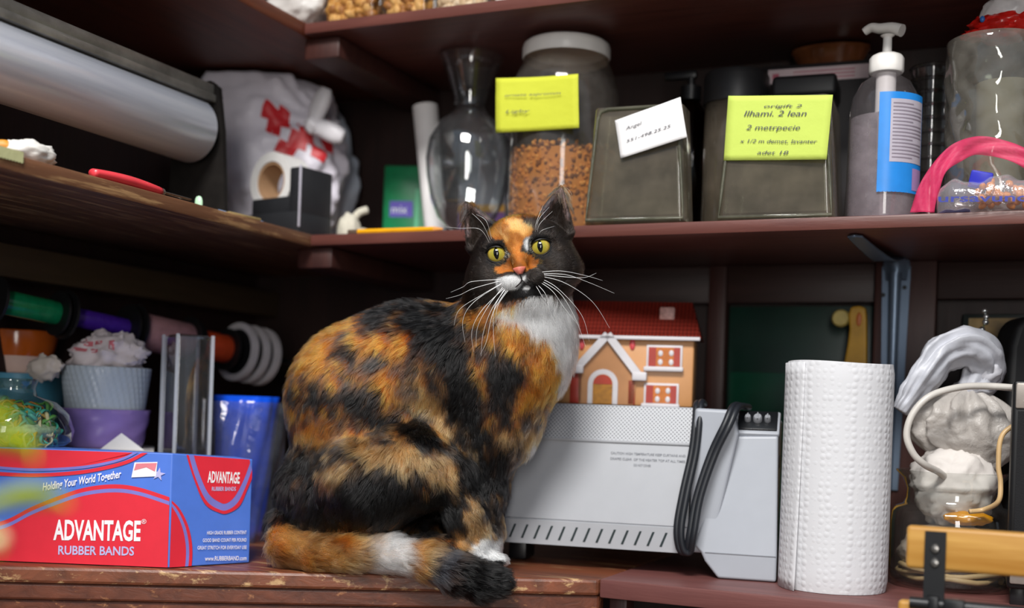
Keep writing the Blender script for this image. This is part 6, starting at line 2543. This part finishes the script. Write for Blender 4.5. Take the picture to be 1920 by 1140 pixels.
n = len(P)
m.tube(P, [(.010 + .015 * math.sin(math.pi * min(1, .12 + i / n * .8)) * (1 - .2 * i / n)) for i in range(n)], 40, flat=(1.1, .7))
for i_, q_ in enumerate(m.v):
    kq = i_ % 40 if i_ < n * 40 else 0
    c_q = P[min(i_ // 40, n - 1)]
    a_q = kq / 40 * 2 * math.pi
    m.v[i_] = c_q + (q_ - c_q) * (1 + .13 * math.sin(7 * a_q + (i_ // 40) * .12) + .08 * math.sin(12 * a_q - (i_ // 40) * .2) + .2 * fbm(q_, 45, 3))
m.build('twisted_neck', plain('bag_neck', '#b4b6be', .42, var=.08, bump=.3, scale=50), t, smooth=180)
m = MB(); m.ball(bq(1848, 690), (.020, .016, .022), 40, 24, fn=lambda d: crump(d, 2.2, .2, 4))
m.ball(bq(1825, 728), (.024, .014, .010), 36, 20, fn=lambda d: crump(d, 3, .2, 6))
m.build('knot', plain('bag_neck2', '#b9b9c0', .42, var=.08), t, smooth=180, weld=False)
# white cable loop, yellowed cable
P = [at(px, py, Z_) for px, py, Z_ in ((1900, 727, 1.40), (1850, 724, 1.405), (1800, 726, 1.40), (1745, 742, 1.395), (1712, 775, 1.395), (1700, 815, 1.395), (1712, 850, 1.395), (1735, 872, 1.40), (1760, 885, 1.42), (1785, 905, 1.44))]
m = MB(); q0 = P[-1]; m.tube(spline([q - q0 for q in P], 8), .0042, 12)
tag(m.build('white_cable', plain('cable_white', '#c4bfb8', .4), None, smooth=180, loc=q0), 'off-white cable looping around the knotted bag into the jar', 'cable')
P = [at(px, py, 1.37) for px, py in ((1925, 785), (1880, 815), (1872, 870), (1876, 905), (1872, 940), (1858, 958), (1830, 962))]
P = [q + FWD * (.0 if i < 5 else .02) for i, q in enumerate(P)]
m = MB(); q0 = P[0]; m.tube(spline([q - q0 for q in P], 8), .003, 10)
tag(m.build('yellowed_cable', plain('cable_cream', '#c9a878', .4), None, smooth=180, loc=q0), 'yellowed cable hanging in front of the wide jar beside the black radio', 'cable')
# amber glass behind the jar
pz = at(1833, 860, 1.58)
m = MB(); h_ = at(1858, 845, 1.555).z - CT; m.lathe([(0, .002), (.020, 0), (.022, .006), (.022, h_), (.020, h_), (.019, .008), (0, .008)], 36)
tag(m.build('amber_glass', glass('amber_g', '#a8641c', '#4a2408'), None, loc=(pz.x, pz.y, CT)), 'amber glass standing behind the wide jar', 'glass')

# ------------------------------------------------------------------ black radio and the round black case behind it
rp = at(1887, 1092, 1.325); rp.z = CT + .020
s = 1.325 / FPX
t = thing('radio', 'black upright radio with silver end bands at the right end of the worktop', 'radio', rp, FACE - R(22))
hR = at(1882, 712, 1.325).z - rp.z
wR = .115
m = MB(); m.rbox(0, 0, 0, wR, .07, hR, .004, 3)
m.build('case', plain('radio_black', '#0c0c0e', .45), t)
zc1 = at(1885, 765, 1.325).z - rp.z
Msv = plain('radio_silver', '#a39a92', .4, .35, var=.05, scale=200)
m = MB(); m.rbox(.003, -.003, zc1, wR - .003, .004, hR - .003, .002); m.build('upper_band', Msv, t)
zc1 = at(1885, 1078, 1.325).z - rp.z
zc0 = at(1885, 1012, 1.325).z - rp.z
zc3 = at(1885, 1070, 1.325).z - rp.z
m = MB(); m.rbox(.003, -.003, .006, wR - .003, .004, zc0, .002); m.build('lower_band', Msv, t)
m = MB(); m.box(.006, -.0015, zc0 + .004, wR - .006, .0006, at(1885, 770, 1.325).z - rp.z)
m.build('speaker_grille', plain('grille_black', '#101013', .9, bump=.5, scale=600), t)
m = MB()
for kk_ in range(3):
    m.tube([(.012 + .006 * kk_, -.0036, hR - .024), (.020 + .006 * kk_, -.0036, hR - .013)], .0009, 6)
m.build('logo_strokes', plain('logo_white', '#d8d4d0', .4), t)
for kx in (.012, wR - .012):
    m = MB(); m.rbox(kx - .008, .01, -.020, kx + .008, .06, .001, .002); m.build('foot', M['black_pl'], t)
m = MB(); m.lathe([(0, hR + .012), (.006, hR + .012), (.007, hR + .010), (.007, hR - .001)], 20, c=(.03, .03, 0)); m.build('knob', plain('knob_silver', '#b9b2ac', .3, .5), t)
q = at(1935, 660, 1.52)
hq = at(1935, 596, 1.52).z - CT
m = MB()
m.M = frame((0, 0, 0), RT0, FWD, (0, 0, 1))
w_ = 60 * 1.52 / FPX
prf = [(-w_ * .86, .0), (-w_ * .95, hq * .5), (-w_, hq * .72), (-w_ * .97, hq * .88), (-w_ * .8, hq * .96), (-w_ * .5, hq * .995), (0, hq), (w_ * .5, hq * .995), (w_ * .8, hq * .96), (w_ * .97, hq * .88), (w_, hq * .72), (w_ * .95, hq * .5), (w_ * .86, 0)]
m.prism(prf, -.03, .03, plane='xz')
o = m.build('black_case', plain('case_black', '#0d0d10', .6), None, smooth=30, loc=(q.x, q.y, CT + .0015))
b = o.modifiers.new('bevel', 'BEVEL'); b.width, b.segments = .008, 3
tag(o, 'black rounded case standing behind the radio', 'case')
# green leafy sprig by the radio
q = at(1868, 690, 1.67)
t = thing('green_sprig', 'thin bright green sprig between the knotted bag and the black case', 'sprig', (q.x, q.y, CT))
m = MB(); hh_ = q.z - CT
m.tube([(0, 0, .001), (.004, .0, hh_ * .5), (0, 0, hh_)], .0012, 6); m.build('stem', plain('sprig_stem', '#3f7a22', .5), t)
for i_ in range(7):
    a = i_ * 2.4
    m = MB(); m.M = T(0, 0, hh_ - .008 * i_, .5, .6, a); m.ball((.009, 0, 0), (.009, .0032, .0008), 14, 8)
    m.build('leaf', plain('sprig_leaf', '#4f9a2a', .4), t, smooth=180)
# ------------------------------------------------------------------ things on the top shelf
def tjar(label, px0, px1, Y, tint, fill, mats, n, hgt=.16, fh=.09, extra=None):
    a, b = on(1, Y, px0, 20), on(1, Y, px1, 20)
    cx, w = (a.x + b.x) / 2, (b.x - a.x) / 2
    t = thing('glass_canister', label, 'jar', (cx, Y + w * .8, ST1))
    m = MB(); m.rbox(-w, -w * .8, 0, w, w * .8, hgt, .006, 3)
    m.build('canister_body', glass('canister_' + str(px0), '#efeeee', '#9a98a0', refl=1.5), t)
    m = MB(); m.rbox(-w * 1.02, -w * .82, hgt, w * 1.02, w * .82, hgt + .02, .004)
    m.build('lid', M['white_pl'], t)
    protos = []
    for i in range(n):
        if len(protos) < len(mats):
            mb = MB(); mb.ball((0, 0, 0), (.0105, .008, .007), 16, 10, fn=lambda d: 1 + .2 * fbm(d + Vector((i, 0, 0)), 2, 2) + .12 * abs(fbm(d, 4)))
            o = mb.build(fill[0], mats[len(protos)], None, smooth=180); protos.append(o)
        else:
            o = random.choice(protos).copy(); COL.objects.link(o)
        lay = i / n
        front = i < n * .75
        o.location = (cx + random.uniform(-w + .011, w - .011), Y + (random.uniform(.010, .016) if front else random.uniform(.02, w * 1.4)), ST1 + .009 + random.uniform(0, fh))
        o.rotation_euler = (random.random() * 6, random.random() * 6, random.random() * 6)
        tag(o, fill[1], fill[2], fill[3])
    return t


random.seed(21)
mw = [plain('walnut_a', '#c08a3c', .6, var=.2, scale=120), plain('walnut_b', '#d8a860', .6, var=.15, scale=120), plain('walnut_c', '#9a6426', .6, var=.2, scale=120)]
tjar('clear canister of walnut kernels nearest the corner on the top shelf', 600, 700, SY + .02, None, ('walnut', 'walnut kernel in the corner canister on the top shelf', 'nut', 'walnuts in the corner canister'), mw, 110, fh=.045)
tjar('clear canister of golden walnut kernels second from the corner on the top shelf', 706, 798, SY + .022, None, ('walnut', 'walnut kernel in the second canister on the top shelf', 'nut', 'walnuts in the second canister'), mw, 90, fh=.042)
mp2 = [plain('nut_pale_a', '#cbb18c', .6, var=.15, scale=120), plain('nut_pale_b', '#dcc9aa', .6, var=.1, scale=120)]
tjar('clear canister of pale nuts third from the corner on the top shelf', 808, 912, SY + .03, None, ('pale_nut', 'pale nut in the third canister on the top shelf', 'nut', 'pale nuts in the third canister'), mp2, 60, fh=.03)
a, b = on(1, SY + .02, 925, 0), on(1, SY + .02, 1050, 0)
m = MB(); w = (b.x - a.x) / 2; m.rbox(-w, -.0, 0, w, .09, .05, .008, 3)
tag(m.build('white_tray', M['white_pl'], None, loc=((a.x + b.x) / 2, SY + .02, ST1)), 'white plastic tray on the top shelf above the white lidded jar', 'tray')
p = at(548, 5, 1.76); p.z = ST1 + .034
m = MB(); m.M = T(rz=FACE - .7); m.ball((0, 0, 0), (.062, .03, .034), 54, 34, fn=lambda d: 1 + .16 * fbm(d, 2) + .1 * abs(fbm(d, 5)))
o = m.build('plastic_bag', film('bag_white3', '#d4cfca', .95, .4, .4, 50, .2), None, smooth=180, loc=p)
tag(o, 'crumpled whitish plastic bag at the corner of the top shelf', 'bag')

# ------------------------------------------------------------------ folding chair at the right, in front of the worktop
cZ = 1.19
pA, pB = at(1700, 985, cZ), at(1922, 993, cZ - .045)
cu = Vector((pB.x - pA.x, pB.y - pA.y, 0)).normalized()
cn = Vector((-cu.y, cu.x, 0))                 # towards the worktop
ang = math.atan2(cu.y, cu.x)
s = cZ / FPX
zt_ = pA.z
hS = 80 * s
t = thing('folding_chair', 'folding chair with honey wooden slats and black metal frame before the worktop', 'chair', (pA.x, pA.y, 0), ang)
Mch = wood('chair_wood', '#a8742c', '#c89a50', '#d8b878', 0, 0.4, scale=.8, wear=.66)
Wc = .42
m = MB(); m.rbox(0, 0, zt_ - hS, Wc, .016, zt_, .004, 3); m.build('back_slat', Mch, t)
zl_ = at(1690, 1126, cZ).z
m = MB(); m.rbox(-.006, 0, zl_ - .042, Wc + .006, .016, zl_, .004, 3); m.build('back_slat', Mch, t)
ux0 = (at(1756, 1030, cZ) - pA).dot(cu)
for xk in (ux0, Wc - ux0):
    lean = .05
    m = MB()
    m.M = T(xk, -.004, 0)
    m.prism([(-.010, -.002), (.010, -.002), (.010, .004), (-.010, .004)], .002, zt_ - .004)
    m.build('upright', M['black_mt'], t)
    m = MB()
    for zz_ in (zt_ - .021, zt_ - .035):
        m.M = T(xk, -.006, zz_, math.pi / 2); m.lathe([(0, .0035), (.0035, .003), (.0048, 0), (0, 0)], 16)
    m.build('bolt', plain('bolt_steel', '#8f8c88', .3, .9), t, weld=False)
    m = MB(); m.M = T(xk, 0, 0); m.tube([(0, -.31, .005), (0, .02, .46), (0, .06, .52)], .008, 10); m.build('front_leg', M['black_mt'], t)
zx = at(1756, 1128, cZ).z
m = MB(); m.tube([(ux0 - .022, -.010, zx), (Wc - ux0 + .02, -.010, zx)], .0062, 12)
m.rbox(ux0 - .004, -.020, zx - .009, ux0 + .006, -.003, zx + .009, .002); m.rbox(ux0 + .010, -.018, zx - .008, ux0 + .030, -.005, zx + .007, .002)
m.build('cross_bar', M['black_mt'], t, weld=False)
for i in range(5):
    y_ = -.30 + .055 * i
    m = MB(); m.rbox(.01, y_, .445, Wc - .01, y_ + .045, .46, .003); m.build('seat_slat', Mch, t)
m = MB(); m.rbox(ux0 - .008, -.31, .43, ux0 + .008, .02, .4445, .002); m.rbox(Wc - ux0 - .008, -.31, .43, Wc - ux0 + .008, .02, .4445, .002); m.build('seat_rail', M['black_mt'], t, weld=False)

# ------------------------------------------------------------------ plant in the left foreground, out of focus
pp = at(-60, 1000, .56)
t = thing('potted_plant', 'blurred yellow green leafy plant at the left edge, close to the camera', 'plant', (pp.x, pp.y, 0))
m = MB(); m.lathe([(0, 0), (.085, 0), (.09, .01), (.11, .60), (.115, .62), (.105, .62), (.10, .58), (0, .58)], 48); m.build('planter', plain('terracotta', '#7d4a34', .7, var=.1), t)
stm = plain('plant_stem', '#5a6a20', .5)
zl2 = pp.z
m = MB(); m.tube(spline([(0, 0, .575), (.004, .004, .75), (0, 0, zl2 - .06), (.0, .0, zl2 + .09)], 6), .003, 8); m.build('stem', stm, t)
k = film('leaf_lime', '#b4c41c', 1.0, .4, .2, 60, .35)
def leaf(px, py, Z, px2, py2, Z2, w):
    a, b = at(px, py, Z) - Vector(t.location), at(px2, py2, Z2) - Vector(t.location)
    d = (b - a); L = d.length; d.normalize()
    sd = d.cross(Vector((FWD.x, FWD.y, .5)).normalized()).normalized()
    up_ = sd.cross(d)
    def f(u, v):
        ww = w * math.sin(math.pi * min(1, .05 + u * .95)) ** .8
        return a + d * (L * u) + sd * ((v - .5) * 2 * ww) + up_ * (.010 * math.sin(math.pi * u) + .004 * abs(v - .5))
    mb = MB(); mb.grid(f, 16, 7)
    o = mb.build('leaf', k, t, smooth=180)
    o.modifiers.new('thick', 'SOLIDIFY').thickness = .0004
    mb = MB(); mb.tube([Vector((0, 0, a.z - .01)), a + Vector((-.0, 0, -.001)), a + d * .004], .0012, 6); mb.build('leaf_stalk', stm, t)
leaf(-50, 958, .53, 128, 950, .52, .0055)
leaf(-40, 830, .55, 62, 868, .54, .0060)
leaf(-60, 800, .56, 30, 800, .56, .0050)
leaf(-70, 1030, .54, -10, 1040, .53, .005)
q = at(-4, 1012, .54) - Vector(t.location)
m = MB(); m.ball(q, .0042, 16, 10); m.tube([Vector((0, 0, q.z - .008)), q], .001, 6)
m.build('flower_bud', plain('bud_cream', '#efe3b0', .5), t, smooth=180, weld=False)
